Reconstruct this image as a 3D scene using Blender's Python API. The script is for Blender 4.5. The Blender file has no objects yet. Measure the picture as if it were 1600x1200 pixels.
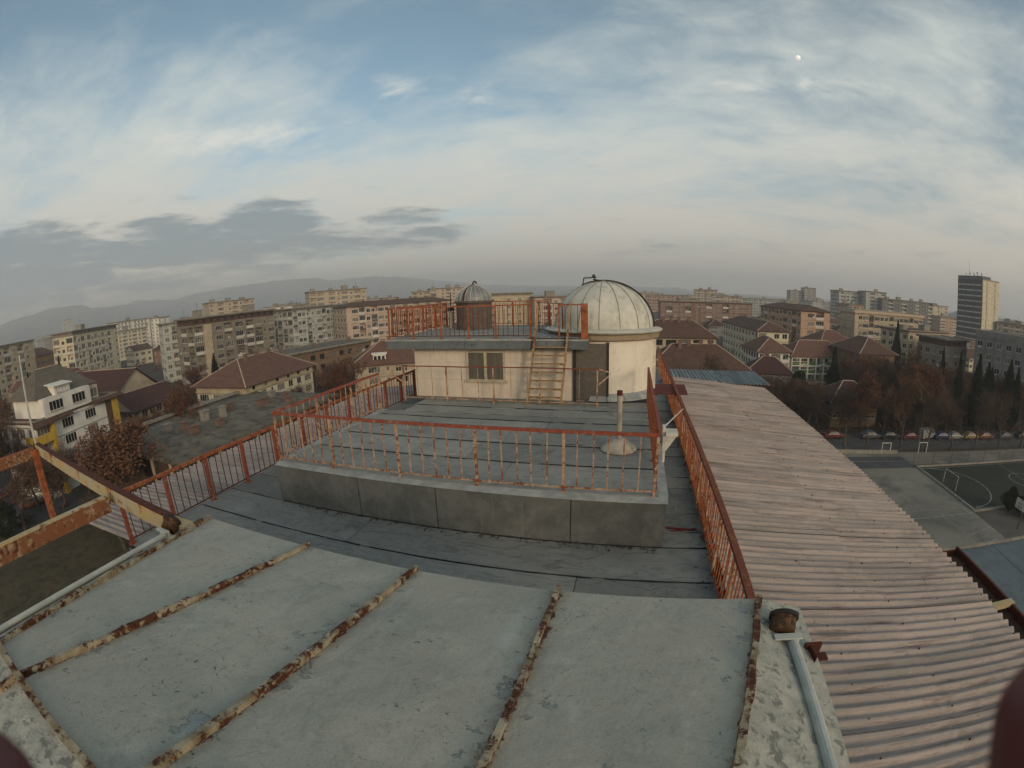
import bpy, bmesh, math, random
from mathutils import Vector, Matrix
R = math.radians
rnd = random.Random(7)
sc = bpy.context.scene
COL = sc.collection

# ------------------------------------------------------------------ camera (wide action-camera lens, equidistant)
G = -24.0                                  # ground level; the lens is the origin
cam = bpy.data.cameras.new('camera')
cam_ob = bpy.data.objects.new('camera', cam); COL.objects.link(cam_ob)
cam.type = 'PANO'
cam.panorama_type = 'FISHEYE_LENS_POLYNOMIAL'
cam.sensor_fit = 'HORIZONTAL'; cam.sensor_width = 36.0; cam.sensor_height = 27.0
cam.fisheye_fov = R(200)
cam.fisheye_polynomial_k0 = 0.0
cam.fisheye_polynomial_k1 = -(1600 / 36.0) / 730.0
cam.fisheye_polynomial_k2 = 0.0; cam.fisheye_polynomial_k3 = 0.0; cam.fisheye_polynomial_k4 = 0.0
cam.dof.use_dof = True; cam.dof.focus_distance = 14.0; cam.lens = 50; cam.dof.aperture_fstop = 42
cam.clip_start = 0.01; cam.clip_end = 30000
def cam_axes(roll=-1.5, pitch=11.35, yaw=14.9):
    p, y, r = R(-pitch), R(yaw), R(roll)
    fwd = Vector((-math.sin(y) * math.cos(p), math.cos(y) * math.cos(p), math.sin(p)))
    right = Vector((math.cos(y), math.sin(y), 0)); up = right.cross(fwd)
    return right * math.cos(r) + up * math.sin(r), -right * math.sin(r) + up * math.cos(r), fwd
_r, _u, _f = cam_axes()
cam_ob.matrix_world = Matrix(((_r.x, _u.x, -_f.x, 0), (_r.y, _u.y, -_f.y, 0), (_r.z, _u.z, -_f.z, 0), (0, 0, 0, 1)))
sc.camera = cam_ob

# ------------------------------------------------------------------ world
SUN_EL, SUN_AZ = 16.0, 140.0               # azimuth clockwise from +Y: low, behind the camera's right shoulder
world = bpy.data.worlds.new('World'); sc.world = world; world.use_nodes = True
wn = world.node_tree.nodes; wl = world.node_tree.links
wn.clear()
class NT:
    """small helper for building node trees"""
    def __init__(s, tree): s.t = tree; s.n = tree.nodes; s.l = tree.links
    def node(s, typ, **kw):
        n = s.n.new(typ)
        for k, v in kw.items(): setattr(n, k, v)
        return n
    def put(s, sock, v):
        if v is None: return
        if hasattr(v, 'is_output'): s.l.new(v, sock)
        else: sock.default_value = v
    def math(s, op, a, b=None, c=None, clamp=False):
        n = s.node('ShaderNodeMath', operation=op); n.use_clamp = clamp
        for i, v in enumerate((a, b, c)):
            if v is not None: s.put(n.inputs[i], v)
        return n.outputs[0]
    def mix(s, f, a, b, mode='MIX'):
        n = s.node('ShaderNodeMix', data_type='RGBA', blend_type=mode)
        s.put(n.inputs[0], f); s.put(n.inputs[6], a); s.put(n.inputs[7], b)
        return n.outputs[2]
    def ramp(s, f, p0, p1, v0=0.0, v1=1.0, smooth=True):
        n = s.node('ShaderNodeMapRange'); n.interpolation_type = 'SMOOTHSTEP' if smooth else 'LINEAR'
        s.put(n.inputs['Value'], f); n.inputs['From Min'].default_value = p0; n.inputs['From Max'].default_value = p1
        n.inputs['To Min'].default_value = v0; n.inputs['To Max'].default_value = v1
        return n.outputs[0]
    def noise(s, vec, scale, detail=4, rough=0.55, dist=0.0):
        n = s.node('ShaderNodeTexNoise'); s.put(n.inputs['Vector'], vec)
        n.inputs['Scale'].default_value = scale; n.inputs['Detail'].default_value = detail
        n.inputs['Roughness'].default_value = rough; n.inputs['Distortion'].default_value = dist
        return n.outputs[0]
    def mapping(s, vec, scale=(1, 1, 1), loc=(0, 0, 0), rot=(0, 0, 0)):
        n = s.node('ShaderNodeMapping'); s.put(n.inputs[0], vec)
        n.inputs['Scale'].default_value = scale; n.inputs['Location'].default_value = loc; n.inputs['Rotation'].default_value = rot
        return n.outputs[0]
def S(r, g, b, a=1.0):
    f = lambda c: (c / 255 / 12.92) if c / 255 <= 0.04045 else ((c / 255 + 0.055) / 1.055) ** 2.4
    return (f(r), f(g), f(b), a)

w = NT(world.node_tree)
tc = w.node('ShaderNodeTexCoord').outputs['Generated']
sep = w.node('ShaderNodeSeparateXYZ'); w.l.new(tc, sep.inputs[0])
dx, dy, dz = sep.outputs
sky = w.node('ShaderNodeTexSky', sky_type='NISHITA', sun_disc=False)
sky.sun_elevation = R(SUN_EL); sky.sun_rotation = R(SUN_AZ); sky.air_density = 1.0; sky.dust_density = 2.2; sky.ozone_density = 1.6
NISHITA_GAIN = 0.128
# clouds live on a flat ceiling high above: project the view direction on it
zc = w.math('ADD', w.math('MAXIMUM', dz, 0.0), 0.16)
comb = w.node('ShaderNodeCombineXYZ')
w.put(comb.inputs[0], w.math('DIVIDE', dx, zc)); w.put(comb.inputs[1], w.math('DIVIDE', dy, zc))
ceil = comb.outputs[0]
c1 = w.noise(w.mapping(ceil, (0.50, 0.95, 1), (3.1, 0.4, 0), (0, 0, R(-14))), 0.95, 5, 0.55, 0.35)
c2 = w.noise(w.mapping(ceil, (0.85, 1.45, 1), (0.3, 5.2, 0), (0, 0, R(-20))), 1.3, 8, 0.60, 0.5)
c3 = w.noise(w.mapping(ceil, (1.3, 1.8, 1), (7.3, 2.2, 0), (0, 0, R(15))), 3.2, 8, 0.64, 0.4)
veil = w.math('ADD', w.math('MULTIPLY', c1, 0.50), w.math('ADD', w.math('MULTIPLY', c2, 0.28), w.math('MULTIPLY', c3, 0.22)))
elev_bias = w.ramp(dz, 0.02, 0.72, 0.155, -0.03)        # the veil is thicker to the eye towards the horizon
veil_f = w.ramp(w.math('ADD', veil, elev_bias), 0.42, 0.69, 0.0, 0.90)
base = w.mix(1.0, sky.outputs[0], (NISHITA_GAIN,) * 3 + (1,), 'MULTIPLY')
hs = w.node('ShaderNodeHueSaturation'); hs.inputs['Saturation'].default_value = 0.92; hs.inputs['Hue'].default_value = 0.475; w.l.new(base, hs.inputs['Color'])
warm = w.ramp(dz, 0.0, 0.42)
col = w.mix(veil_f, hs.outputs[0], w.mix(warm, S(216, 203, 186), S(204, 209, 202)))
# low flat stratus banks, mostly to the left of the domes
def blob(az, el, waz, wel, amt):
    c = Vector((math.sin(R(az)), math.cos(R(az)), 0))
    al = w.math('ADD', w.math('MULTIPLY', dx, c.y), w.math('MULTIPLY', dy, -c.x))      # sideways offset
    fw = w.math('ADD', w.math('MULTIPLY', dx, c.x), w.math('MULTIPLY', dy, c.y))
    u = w.math('DIVIDE', al, math.sin(R(waz)))
    v = w.math('DIVIDE', w.math('SUBTRACT', dz, math.sin(R(el))), math.sin(R(wel)))
    d = w.math('ADD', w.math('MULTIPLY', u, u), w.math('MULTIPLY', v, v))
    g = w.math('MULTIPLY', w.ramp(d, 0.0, 1.6, amt, 0.0), w.ramp(fw, 0.0, 0.2))
    return g
st_n = w.noise(w.mapping(tc, (3.0, 3.0, 17.0), (1.7, 0.3, 0.1)), 2.1, 8, 0.62, 0.35)
st_n2 = w.noise(w.mapping(tc, (7.0, 7.0, 40.0), (0.7, 4.3, 0.1)), 2.1, 7, 0.6, 0.3)
stn = w.math('ADD', 0.5, w.math('MULTIPLY', w.math('SUBTRACT', w.math('ADD', w.math('MULTIPLY', st_n, 0.65), w.math('MULTIPLY', st_n2, 0.35)), 0.5), 2.0))
blobs = None
for b in ((-44, 9.4, 8, 3.2, .66), (-53, 7.8, 22, 2.9, .66), (-74, 6.9, 18, 5.6, .64), (-42, 6.6, 22, 1.9, .56), (-62, 4.6, 28, 2.2, .48), (-28, 9.6, 6, 1.3, .50), (-58, 10.4, 7, 1.4, .42), (-27, 7.5, 12, 1.1, .46), (14, 5.2, 28, 1.6, .24)):
    g = blob(*b); blobs = g if blobs is None else w.math('MAXIMUM', blobs, g)
st_f = w.ramp(w.math('ADD', w.math('SUBTRACT', stn, 0.5), blobs), 0.18, 0.62, 0.0, 0.86)
col = w.mix(st_f, col, S(116, 133, 142))
# bright wisps and a condensation trail high up
for b in ((-25, 25.5, 10, 2.4, .36), (-47, 19.5, 15, 2.6, .40), (-85, 24.0, 13, 2.0, .42), (20, 23, 16, 2.2, .36), (-17, 23.0, 6, 1.2, .45)):
    g = blob(*b)
    f = w.ramp(w.math('ADD', w.math('MULTIPLY', w.math('SUBTRACT', w.math('ADD', w.math('MULTIPLY', c2, .6), w.math('MULTIPLY', c3, .4)), 0.52), 2.2), g), 0.20, 0.70, 0.0, 0.70)
    col = w.mix(f, col, S(228, 226, 216))
bg = w.node('ShaderNodeBackground'); w.l.new(col, bg.inputs[0]); bg.inputs[1].default_value = 1.0
wo = w.node('ShaderNodeOutputWorld'); w.l.new(bg.outputs[0], wo.inputs[0])

# ------------------------------------------------------------------ sun, exposure
sun = bpy.data.lights.new('sun', 'SUN'); sun.energy = 1.5; sun.angle = R(14); sun.color = (1.0, 0.80, 0.56)
sun_ob = bpy.data.objects.new('sun', sun); COL.objects.link(sun_ob)
_d = Vector((math.sin(R(SUN_AZ)) * math.cos(R(SUN_EL)), math.cos(R(SUN_AZ)) * math.cos(R(SUN_EL)), math.sin(R(SUN_EL))))
sun_ob.rotation_euler = _d.to_track_quat('Z', 'Y').to_euler(); sun_ob.location = _d * 200
vs = sc.view_settings
vs.view_transform = 'Standard'; vs.look = 'None'; vs.exposure = 0.26; vs.gamma = 1.0; vs.use_curve_mapping = False
sc.render.engine = 'CYCLES'
cy = sc.cycles
cy.max_bounces = 6; cy.diffuse_bounces = 3; cy.glossy_bounces = 3; cy.transmission_bounces = 3; cy.transparent_max_bounces = 8
cy.volume_bounces = 1; cy.use_denoising = True; cy.sample_clamp_indirect = 4.0
cy.use_adaptive_sampling = True; cy.adaptive_threshold = 0.012
cy.caustics_reflective = False; cy.caustics_refractive = False

# ================================================================== helpers
class MB:
    """collects faces in plain lists and links them as ONE mesh object"""
    def __init__(s): s.v = []; s.f = []; s.m = []
    def add(s, vs, fs, m=0):
        o = len(s.v); s.v.extend(tuple(x) for x in vs)
        for f in fs: s.f.append(tuple(i + o for i in f)); s.m.append(m)
    def quad(s, a, b, c, d, m=0): s.add((a, b, c, d), ((0, 1, 2, 3),), m)
    def tri(s, a, b, c, m=0): s.add((a, b, c), ((0, 1, 2),), m)
    def hexa(s, p, m=0):          # p: 4 bottom + 4 top, counter-clockwise from above
        s.add(p, ((3, 2, 1, 0), (4, 5, 6, 7), (0, 1, 5, 4), (1, 2, 6, 5), (2, 3, 7, 6), (3, 0, 4, 7)), m)
    def box(s, x0, x1, y0, y1, z0, z1, m=0):
        s.hexa(((x0, y0, z0), (x1, y0, z0), (x1, y1, z0), (x0, y1, z0), (x0, y0, z1), (x1, y0, z1), (x1, y1, z1), (x0, y1, z1)), m)
    def prism(s, poly, z0, z1, m=0):   # poly counter-clockwise in xy; z0/z1 numbers or functions of (x,y)
        n = len(poly); g0 = z0 if callable(z0) else (lambda x, y: z0); g1 = z1 if callable(z1) else (lambda x, y: z1)
        vs = [(x, y, g0(x, y)) for x, y in poly] + [(x, y, g1(x, y)) for x, y in poly]
        fs = [tuple(range(n - 1, -1, -1)), tuple(range(n, 2 * n))] + [(i, (i + 1) % n, n + (i + 1) % n, n + i) for i in range(n)]
        s.add(vs, fs, m)
    def bar(s, p, q, w, h, up=(0, 0, 1), m=0):
        p, q = Vector(p), Vector(q); d = (q - p).normalized(); up = Vector(up)
        if abs(d.dot(up)) > 0.98: up = Vector((0, 1, 0))
        a = d.cross(up).normalized() * w / 2; b = a.cross(d).normalized() * h / 2
        s.hexa((p - a - b, p + a - b, q + a - b, q - a - b, p - a + b, p + a + b, q + a + b, q - a + b), m)
    def tube(s, p, q, r0, r1=None, n=8, m=0, caps=True):
        p, q = Vector(p), Vector(q); r1 = r0 if r1 is None else r1
        d = (q - p).normalized(); a = d.orthogonal().normalized(); b = d.cross(a)
        vs = [p + (a * math.cos(t) + b * math.sin(t)) * r0 for t in (2 * math.pi * i / n for i in range(n))]
        vs += [q + (a * math.cos(t) + b * math.sin(t)) * r1 for t in (2 * math.pi * i / n for i in range(n))]
        fs = [(i, (i + 1) % n, n + (i + 1) % n, n + i) for i in range(n)]
        if caps: fs += [tuple(range(n - 1, -1, -1)), tuple(range(n, 2 * n))]
        s.add(vs, fs, m)
    def path(s, pts, r, n=6, m=0):
        for a, b in zip(pts, pts[1:]): s.tube(a, b, r, r, n, m)
    def lathe(s, cx, cy_, prof, n=24, a0=0.0, a1=2 * math.pi, m=0):
        full = abs(a1 - a0 - 2 * math.pi) < 1e-6; k = n if full else n + 1
        vs = [(cx + r * math.cos(a0 + (a1 - a0) * i / n), cy_ + r * math.sin(a0 + (a1 - a0) * i / n), z) for r, z in prof for i in range(k)]
        fs = []
        for j in range(len(prof) - 1):
            for i in range(n if full else n):
                i2 = (i + 1) % k if full else i + 1
                fs.append((j * k + i, j * k + i2, (j + 1) * k + i2, (j + 1) * k + i))
        s.add(vs, fs, m)
    def mesh(s, name, mats, off=(0, 0, 0), smooth=False):
        me = bpy.data.meshes.new(name); ox, oy, oz = off
        me.from_pydata([(x - ox, y - oy, z - oz) for x, y, z in s.v], [], s.f)
        for m in (mats if isinstance(mats, (list, tuple)) else [mats]): me.materials.append(m)
        if any(s.m): me.polygons.foreach_set('material_index', s.m)
        if smooth: me.polygons.foreach_set('use_smooth', [True] * len(me.polygons))
        me.update(); return me
    def build(s, name, mats, parent=None, world=True, smooth=False, kind=None):
        off = (0, 0, 0)
        if parent is not None and world: off = origin(parent)
        me = s.mesh(name, mats, off, smooth)
        o = bpy.data.objects.new(name, me); COL.objects.link(o)
        if parent is not None: o.parent = parent
        if kind: o['kind'] = kind
        return o
def origin(o):
    v = Vector((0, 0, 0))
    while o is not None: v += o.location; o = o.parent
    return v
def put(name, mesh, parent, loc=(0, 0, 0), rot=(0, 0, 0), scale=(1, 1, 1)):
    o = bpy.data.objects.new(name, mesh); COL.objects.link(o); o.parent = parent
    o.location = loc; o.rotation_euler = rot; o.scale = scale
    return o
def tag(o, label, cat, group=None):
    o['label'] = label; o['category'] = cat
    if group: o['group'] = group
    return o
def thing(name, label, cat, loc=(0, 0, 0), rotz=0.0, group=None):
    o = bpy.data.objects.new(name, None); COL.objects.link(o); o.empty_display_size = 0.2
    o.location = loc; o.rotation_euler = (0, 0, rotz)
    return tag(o, label, cat, group)
def structure(o): o['kind'] = 'structure'; return o

# ================================================================== materials
def principled(name):
    m = bpy.data.materials.new(name); m.use_nodes = True
    t = NT(m.node_tree); b = m.node_tree.nodes['Principled BSDF']
    return m, t, b
def pos(t): return t.node('ShaderNodeNewGeometry').outputs['Position']
def bump(t, b, h, strength, dist=0.02):
    n = t.node('ShaderNodeBump'); n.inputs['Strength'].default_value = strength; n.inputs['Distance'].default_value = dist
    t.put(n.inputs['Height'], h); t.l.new(n.outputs[0], b.inputs['Normal'])
def mat(name, c1, c2=None, scale=3.0, rough=0.85, bmp=0.0, bscale=30.0, stretch=(1, 1, 1), c3=None, t3=0.6, s3=6.0, w3=0.06, rand=0.0, metallic=0.0, spec=0.3, obj=False, dist=0.02, det=6):
    """noise mix of c1/c2, optional sharper patches of c3, optional per-object brightness"""
    m, t, b = principled(name)
    p = t.node('ShaderNodeTexCoord').outputs['Object'] if obj else pos(t)
    ps = t.mapping(p, stretch)
    c = t.mix(t.ramp(t.noise(ps, scale, det, 0.6), 0.32, 0.68), c1, c2 or c1)
    if c3 is not None:
        f = t.ramp(t.noise(ps, s3, 8, 0.68, 0.4), t3 - w3, t3 + w3)
        c = t.mix(f, c, c3)
    if rand:
        oi = t.node('ShaderNodeObjectInfo').outputs['Random']
        c = t.mix(1.0, c, _grey(t, t.ramp(oi, 0, 1, 1 - rand, 1 + rand, False)), 'MULTIPLY')
    t.put(b.inputs['Base Color'], c)
    b.inputs['Roughness'].default_value = rough; b.inputs['Metallic'].default_value = metallic
    b.inputs['Specular IOR Level'].default_value = spec
    if bmp: bump(t, b, t.noise(ps, bscale, 6, 0.6), bmp, dist)
    return m
def _grey(t, v):
    n = t.node('ShaderNodeCombineColor')
    for i in range(3): t.put(n.inputs[i], v)
    return n.outputs[0]
def rusty(name, paint, r1, r2, amount=0.5, scale=9.0, rough=0.8, paint2=None):
    """old paint flaking off to two tones of rust"""
    m, t, b = principled(name); p = pos(t)
    n1 = t.noise(p, scale, 9, 0.7, 0.3); n2 = t.noise(p, scale * 0.23, 4, 0.6)
    f = t.ramp(t.math('ADD', t.math('MULTIPLY', n1, 0.6), t.math('MULTIPLY', n2, 0.4)), 0.53 - 0.15 * (amount * 2 - 1) - 0.03, 0.53 - 0.15 * (amount * 2 - 1) + 0.03)
    rust = t.mix(t.ramp(t.noise(p, scale * 2.3, 6, 0.6), 0.35, 0.65), r1, r2)
    pc = t.mix(t.ramp(t.noise(p, scale * 0.6, 5, 0.6), 0.35, 0.65), paint, paint2 or paint)
    t.put(b.inputs['Base Color'], t.mix(f, pc, rust))
    b.inputs['Roughness'].default_value = rough; b.inputs['Specular IOR Level'].default_value = 0.25
    bump(t, b, n1, 0.5, 0.006)
    return m
RUST_D, RUST_M, RUST_O = S(64, 40, 30), S(108, 64, 44), S(142, 90, 56)
M = {}
M['rail_red'] = rusty('rail_red', S(150, 80, 60), RUST_D, S(184, 156, 132), 0.42, 22, paint2=S(132, 66, 50))
M['rail_cream'] = rusty('rail_cream', S(186, 160, 134), S(116, 62, 40), S(142, 84, 52), 0.52, 16, paint2=S(164, 128, 100))
M['rail_orange'] = rusty('rail_orange', S(168, 96, 62), S(116, 64, 40), S(186, 126, 84), 0.5, 14, paint2=S(124, 68, 44))
M['ladder_iron'] = rusty('ladder_iron', S(168, 142, 106), S(104, 66, 44), S(138, 96, 64), 0.46, 9, paint2=S(150, 122, 90))
M['rail_brown'] = rusty('rail_brown', S(120, 66, 48), S(84, 46, 34), S(150, 96, 62), 0.5, 14)
M['iron_thin'] = rusty('iron_thin', S(92, 60, 48), S(60, 42, 36), S(120, 78, 58), 0.5, 20)
M['seam_rust'] = rusty('seam_rust', S(172, 160, 134), S(62, 34, 24), S(100, 58, 36), 0.56, 17, paint2=S(134, 118, 90))
M['beam_cream'] = rusty('beam_cream', S(186, 158, 104), S(140, 90, 46), S(112, 66, 36), 0.36, 6, paint2=S(176, 166, 140))
M['beam_rust'] = rusty('beam_rust', S(130, 84, 56), S(92, 48, 30), S(168, 140, 108), 0.55, 7)
M['rust_dark'] = rusty('rust_dark', S(86, 46, 34), S(52, 30, 24), S(110, 60, 38), 0.5, 9)
M['redsheet'] = rusty('redsheet', S(92, 40, 34), S(74, 34, 28), S(110, 58, 44), 0.4, 5)
M['white_pipe'] = rusty('white_pipe', S(194, 192, 180), S(150, 140, 120), S(120, 84, 56), 0.18, 9, paint2=S(172, 174, 164))
M['rubber'] = mat('rubber', S(36, 34, 33), S(54, 47, 42), 20, 0.6)
M['wheel_rust'] = rusty('wheel_rust', S(78, 56, 38), S(46, 34, 27), S(112, 82, 52), 0.5, 18)
M['zinc'] = mat('zinc', S(168, 168, 160), S(140, 141, 136), 4, 0.6, 0.25, 18, c3=S(128, 100, 78), t3=0.66, s3=7)
M['steel_white'] = mat('steel_white', S(214, 208, 194), S(188, 180, 164), 5, 0.6, c3=S(134, 96, 66), t3=0.70, s3=9)
M['pole_grey'] = mat('pole_grey', S(186, 174, 152), S(150, 140, 124), 4, 0.75, 0.2, 30, c3=S(110, 96, 80), t3=0.66, s3=8)
M['litter'] = mat('litter', S(84, 66, 48), S(60, 50, 40), 20, 1.0, rand=.2)
M['tar'] = mat('tar', S(38, 40, 40), S(52, 53, 52), 6, 0.9)

# roofing felt (grey bitumen sheets)
def felt(name, a, b_, stain, spots=0.62):
    m, t, b = principled(name); p = pos(t)
    c = t.mix(t.ramp(t.noise(p, 0.9, 6, 0.62, 0.4), 0.3, 0.7), a, b_)
    c = t.mix(t.ramp(t.noise(p, 260, 2, 0.5), 0.35, 0.75, 0.0, 0.45), c, S(150, 154, 152))          # mineral grit
    c = t.mix(t.ramp(t.noise(p, 0.75, 8, 0.72, 0.9), spots - .06, spots + 0.10, 0.0, 0.62), c, stain)
    c = t.mix(t.ramp(t.noise(p, 7.0, 8, 0.75, 0.5), 0.55, 0.72, 0.0, 0.4), c, stain)
    c = t.mix(t.ramp(t.noise(t.mapping(p, (1, 1, 1), (9, 1, 4)), 1.1, 6, 0.65, 0.6), 0.56, 0.72, 0.0, 0.45), c, S(150, 150, 142))
    c = t.mix(t.ramp(t.noise(t.mapping(p, (1, 1, 1), (4, 9, 2)), 2.6, 8, 0.7, 0.5), 0.64, 0.76, 0.0, 0.4), c, S(128, 120, 104))
    oi = t.node('ShaderNodeObjectInfo').outputs['Random']
    c = t.mix(1.0, c, _grey(t, t.ramp(oi, 0, 1, 0.84, 1.1, False)), 'MULTIPLY')
    t.put(b.inputs['Base Color'], c); b.inputs['Roughness'].default_value = 0.95; b.inputs['Specular IOR Level'].default_value = 0.1
    h = t.math('ADD', t.math('MULTIPLY', t.noise(p, 1.6, 4, 0.5), 1.0), t.math('MULTIPLY', t.noise(p, 90, 3, 0.5), 0.12))
    h = t.math('ADD', h, t.math('MULTIPLY', t.ramp(t.noise(t.mapping(p, (1, 2.5, 1)), 1.3, 5, .6, 1.2), .47, .53), .35))       # wrinkles
    bump(t, b, h, 0.8, 0.05)
    return m
M['felt'] = felt('felt', S(160, 157, 146), S(136, 135, 127), S(92, 91, 84))
M['felt_low'] = felt('felt_low', S(146, 144, 134), S(124, 123, 116), S(84, 82, 75), 0.60)
def felt_dark():
    m, t, b = principled('felt_dark'); p = pos(t)
    c = t.mix(t.ramp(t.noise(p, 1.8, 8, 0.7, 0.4), 0.32, 0.66), S(118, 117, 110), S(86, 86, 81))
    c = t.mix(t.ramp(t.noise(p, 240, 2, 0.5), 0.4, 0.7, 0.0, 0.5), c, S(104, 108, 108))
    c = t.mix(t.ramp(t.noise(t.mapping(p, (5.5, 1, 0.30), (0.6, 0, 0)), 1.2, 6, 0.65), 0.57, 0.75, 0.0, 0.55), c, S(136, 142, 140))   # runs of lime water
    t.put(b.inputs['Base Color'], c); b.inputs['Roughness'].default_value = 0.85; b.inputs['Specular IOR Level'].default_value = 0.2
    bump(t, b, t.noise(p, 70, 4, 0.6), 0.4, 0.01)
    return m
M['felt_dark'] = felt_dark()

# painted sheet iron of the sliding roof; U runs across a sheet so rust creeps out of its two seams
def sheet_iron():
    m, t, b = principled('sheet_iron'); p = pos(t)
    uv = t.node('ShaderNodeUVMap').outputs[0]; sp = t.node('ShaderNodeSeparateXYZ'); t.l.new(uv, sp.inputs[0])
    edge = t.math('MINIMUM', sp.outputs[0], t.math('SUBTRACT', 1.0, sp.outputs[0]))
    c = t.mix(t.ramp(t.noise(p, 1.4, 6, 0.62, 0.5), 0.3, 0.7), S(176, 171, 154), S(156, 155, 141))
    c = t.mix(t.ramp(t.noise(t.mapping(p, (1, 1, 1), (5, 2, 1)), 0.7, 4, 0.6, 0.3), 0.45, 0.75, 0, 0.55), c, S(186, 172, 152))
    c = t.mix(t.ramp(t.noise(p, 55, 3, 0.6), 0.56, 0.72, 0, 0.30), c, S(120, 120, 112))
    # old blue-grey coat showing where flakes came off, each with a dark curled rim
    n = t.noise(t.mapping(p, (1, 1, 1), (1.3, 0.2, 3)), 5.2, 8, 0.68, 0.3)
    near = t.ramp(edge, 0.0, 0.30, 0.085, -0.030)
    nn = t.math('ADD', n, near)
    flake = t.ramp(nn, 0.662, 0.672); rim = t.math('MULTIPLY', t.ramp(nn, 0.650, 0.662), t.math('SUBTRACT', 1.0, t.ramp(nn, 0.664, 0.678)))
    c = t.mix(t.math('MULTIPLY', flake, 0.75), c, S(138, 146, 142))
    c = t.mix(t.math('MULTIPLY', rim, 0.85), c, S(66, 66, 58))
    # fine black pits
    v = t.noise(p, 30, 4, 0.72, 1.2)
    pit = t.ramp(v, 0.615, 0.65); msk = t.ramp(t.noise(p, 2.2, 5, 0.65), 0.40, 0.60)
    c = t.mix(t.math('MULTIPLY', t.math('MULTIPLY', pit, msk), 0.9), c, S(52, 50, 42))
    # pale runs and scuffs
    c = t.mix(t.ramp(t.noise(t.mapping(p, (3.2, 0.8, 1), (0.5, 0, 0)), 1.5, 5, 0.6, 0.3), 0.62, 0.74, 0, 0.35), c, S(190, 196, 188))
    c = t.mix(t.ramp(t.noise(p, 6.5, 9, 0.75, 0.6), 0.50, 0.70, 0, 0.5), c, S(128, 127, 114))
    c = t.mix(t.ramp(t.noise(t.mapping(p, (1, 1, 1), (3, 7, 0)), 3.0, 9, 0.75, 0.4), 0.54, 0.72, 0, 0.55), c, S(196, 192, 174))
    c = t.mix(t.ramp(t.noise(p, 120, 2, 0.6), 0.40, 0.75, 0, 0.28), c, S(108, 108, 98))
    # rust and yellow grime next to the seams
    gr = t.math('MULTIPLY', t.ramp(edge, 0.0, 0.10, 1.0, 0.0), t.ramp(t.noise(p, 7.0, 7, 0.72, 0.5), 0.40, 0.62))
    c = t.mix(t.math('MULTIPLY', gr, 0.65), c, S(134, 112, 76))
    rs = t.ramp(t.math('ADD', t.noise(p, 15, 8, 0.72, 0.5), t.ramp(edge, 0.0, 0.06, 0.10, -0.2)), 0.52, 0.57)
    c = t.mix(t.math('MULTIPLY', rs, 0.95), c, S(78, 44, 28))
    spot = t.ramp(t.noise(t.mapping(p, (1, 2.4, 1), (8.2, 3.3, 0)), 3.6, 6, 0.7, 0.3), 0.735, 0.755)
    c = t.mix(t.math('MULTIPLY', spot, 0.9), c, S(98, 54, 34))
    t.put(b.inputs['Base Color'], c); b.inputs['Roughness'].default_value = 0.62; b.inputs['Specular IOR Level'].default_value = 0.32
    h = t.math('ADD', t.math('MULTIPLY', t.noise(p, 2.0, 3, 0.5), 1.0), t.math('MULTIPLY', nn, 0.35))
    bump(t, b, t.math('ADD', h, t.math('MULTIPLY', t.noise(t.mapping(p, (1, .55, 1)), 4.5, 3, 0.5, .8), .6)), 0.7, 0.035)
    return m
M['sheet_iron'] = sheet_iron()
M['flaky_white'] = mat('flaky_white', S(178, 174, 158), S(150, 150, 138), 9, 0.8, 0.5, 30, c3=S(118, 118, 108), t3=0.56, s3=15, w3=0.05)

# asbestos-cement corrugated sheets
def cement_sheet(name, a, b_, dark, along):
    """along: direction of the corrugations; every wave weathers to a tone of its own, with streaks along it"""
    m, t, b = principled(name); p = pos(t)
    st = lambda k, s_: t.mapping(p, (k if along == 'y' else s_, s_ if along == 'y' else k, 0.3))
    c = t.mix(t.ramp(t.noise(st(5.0, .35), 1.0, 5, 0.6), 0.34, 0.66), a, b_)
    c = t.mix(t.ramp(t.noise(st(13.0, .9), 1.0, 8, 0.72, .2), 0.50, 0.68, 0, 0.75), c, dark)
    c = t.mix(t.ramp(t.noise(st(26.0, 1.6), 1.0, 6, 0.7), 0.56, 0.72, 0, 0.55), c, S(196, 182, 166))
    c = t.mix(t.ramp(t.noise(p, 1.1, 7, 0.7, .5), 0.50, 0.70, 0, 0.55), c, S(128, 122, 112))
    c = t.mix(t.ramp(t.noise(p, 20, 7, 0.72, .6), 0.60, 0.66, 0, 0.75), c, S(92, 80, 72))
    oi = t.node('ShaderNodeObjectInfo').outputs['Random']
    c = t.mix(1.0, c, _grey(t, t.ramp(oi, 0, 1, 0.88, 1.08, False)), 'MULTIPLY')
    t.put(b.inputs['Base Color'], c); b.inputs['Roughness'].default_value = 0.92; b.inputs['Specular IOR Level'].default_value = 0.12
    bump(t, b, t.noise(p, 60, 5, 0.6), 0.4, 0.01)
    return m
M['cement'] = cement_sheet('cement', S(178, 161, 149), S(148, 139, 131), S(106, 90, 82), 'x')
M['cement_left'] = cement_sheet('cement_left', S(172, 156, 146), S(150, 142, 136), S(112, 94, 86), 'x')
M['cement_grey'] = cement_sheet('cement_grey', S(152, 156, 154), S(124, 130, 130), S(96, 98, 98), 'y')

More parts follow.
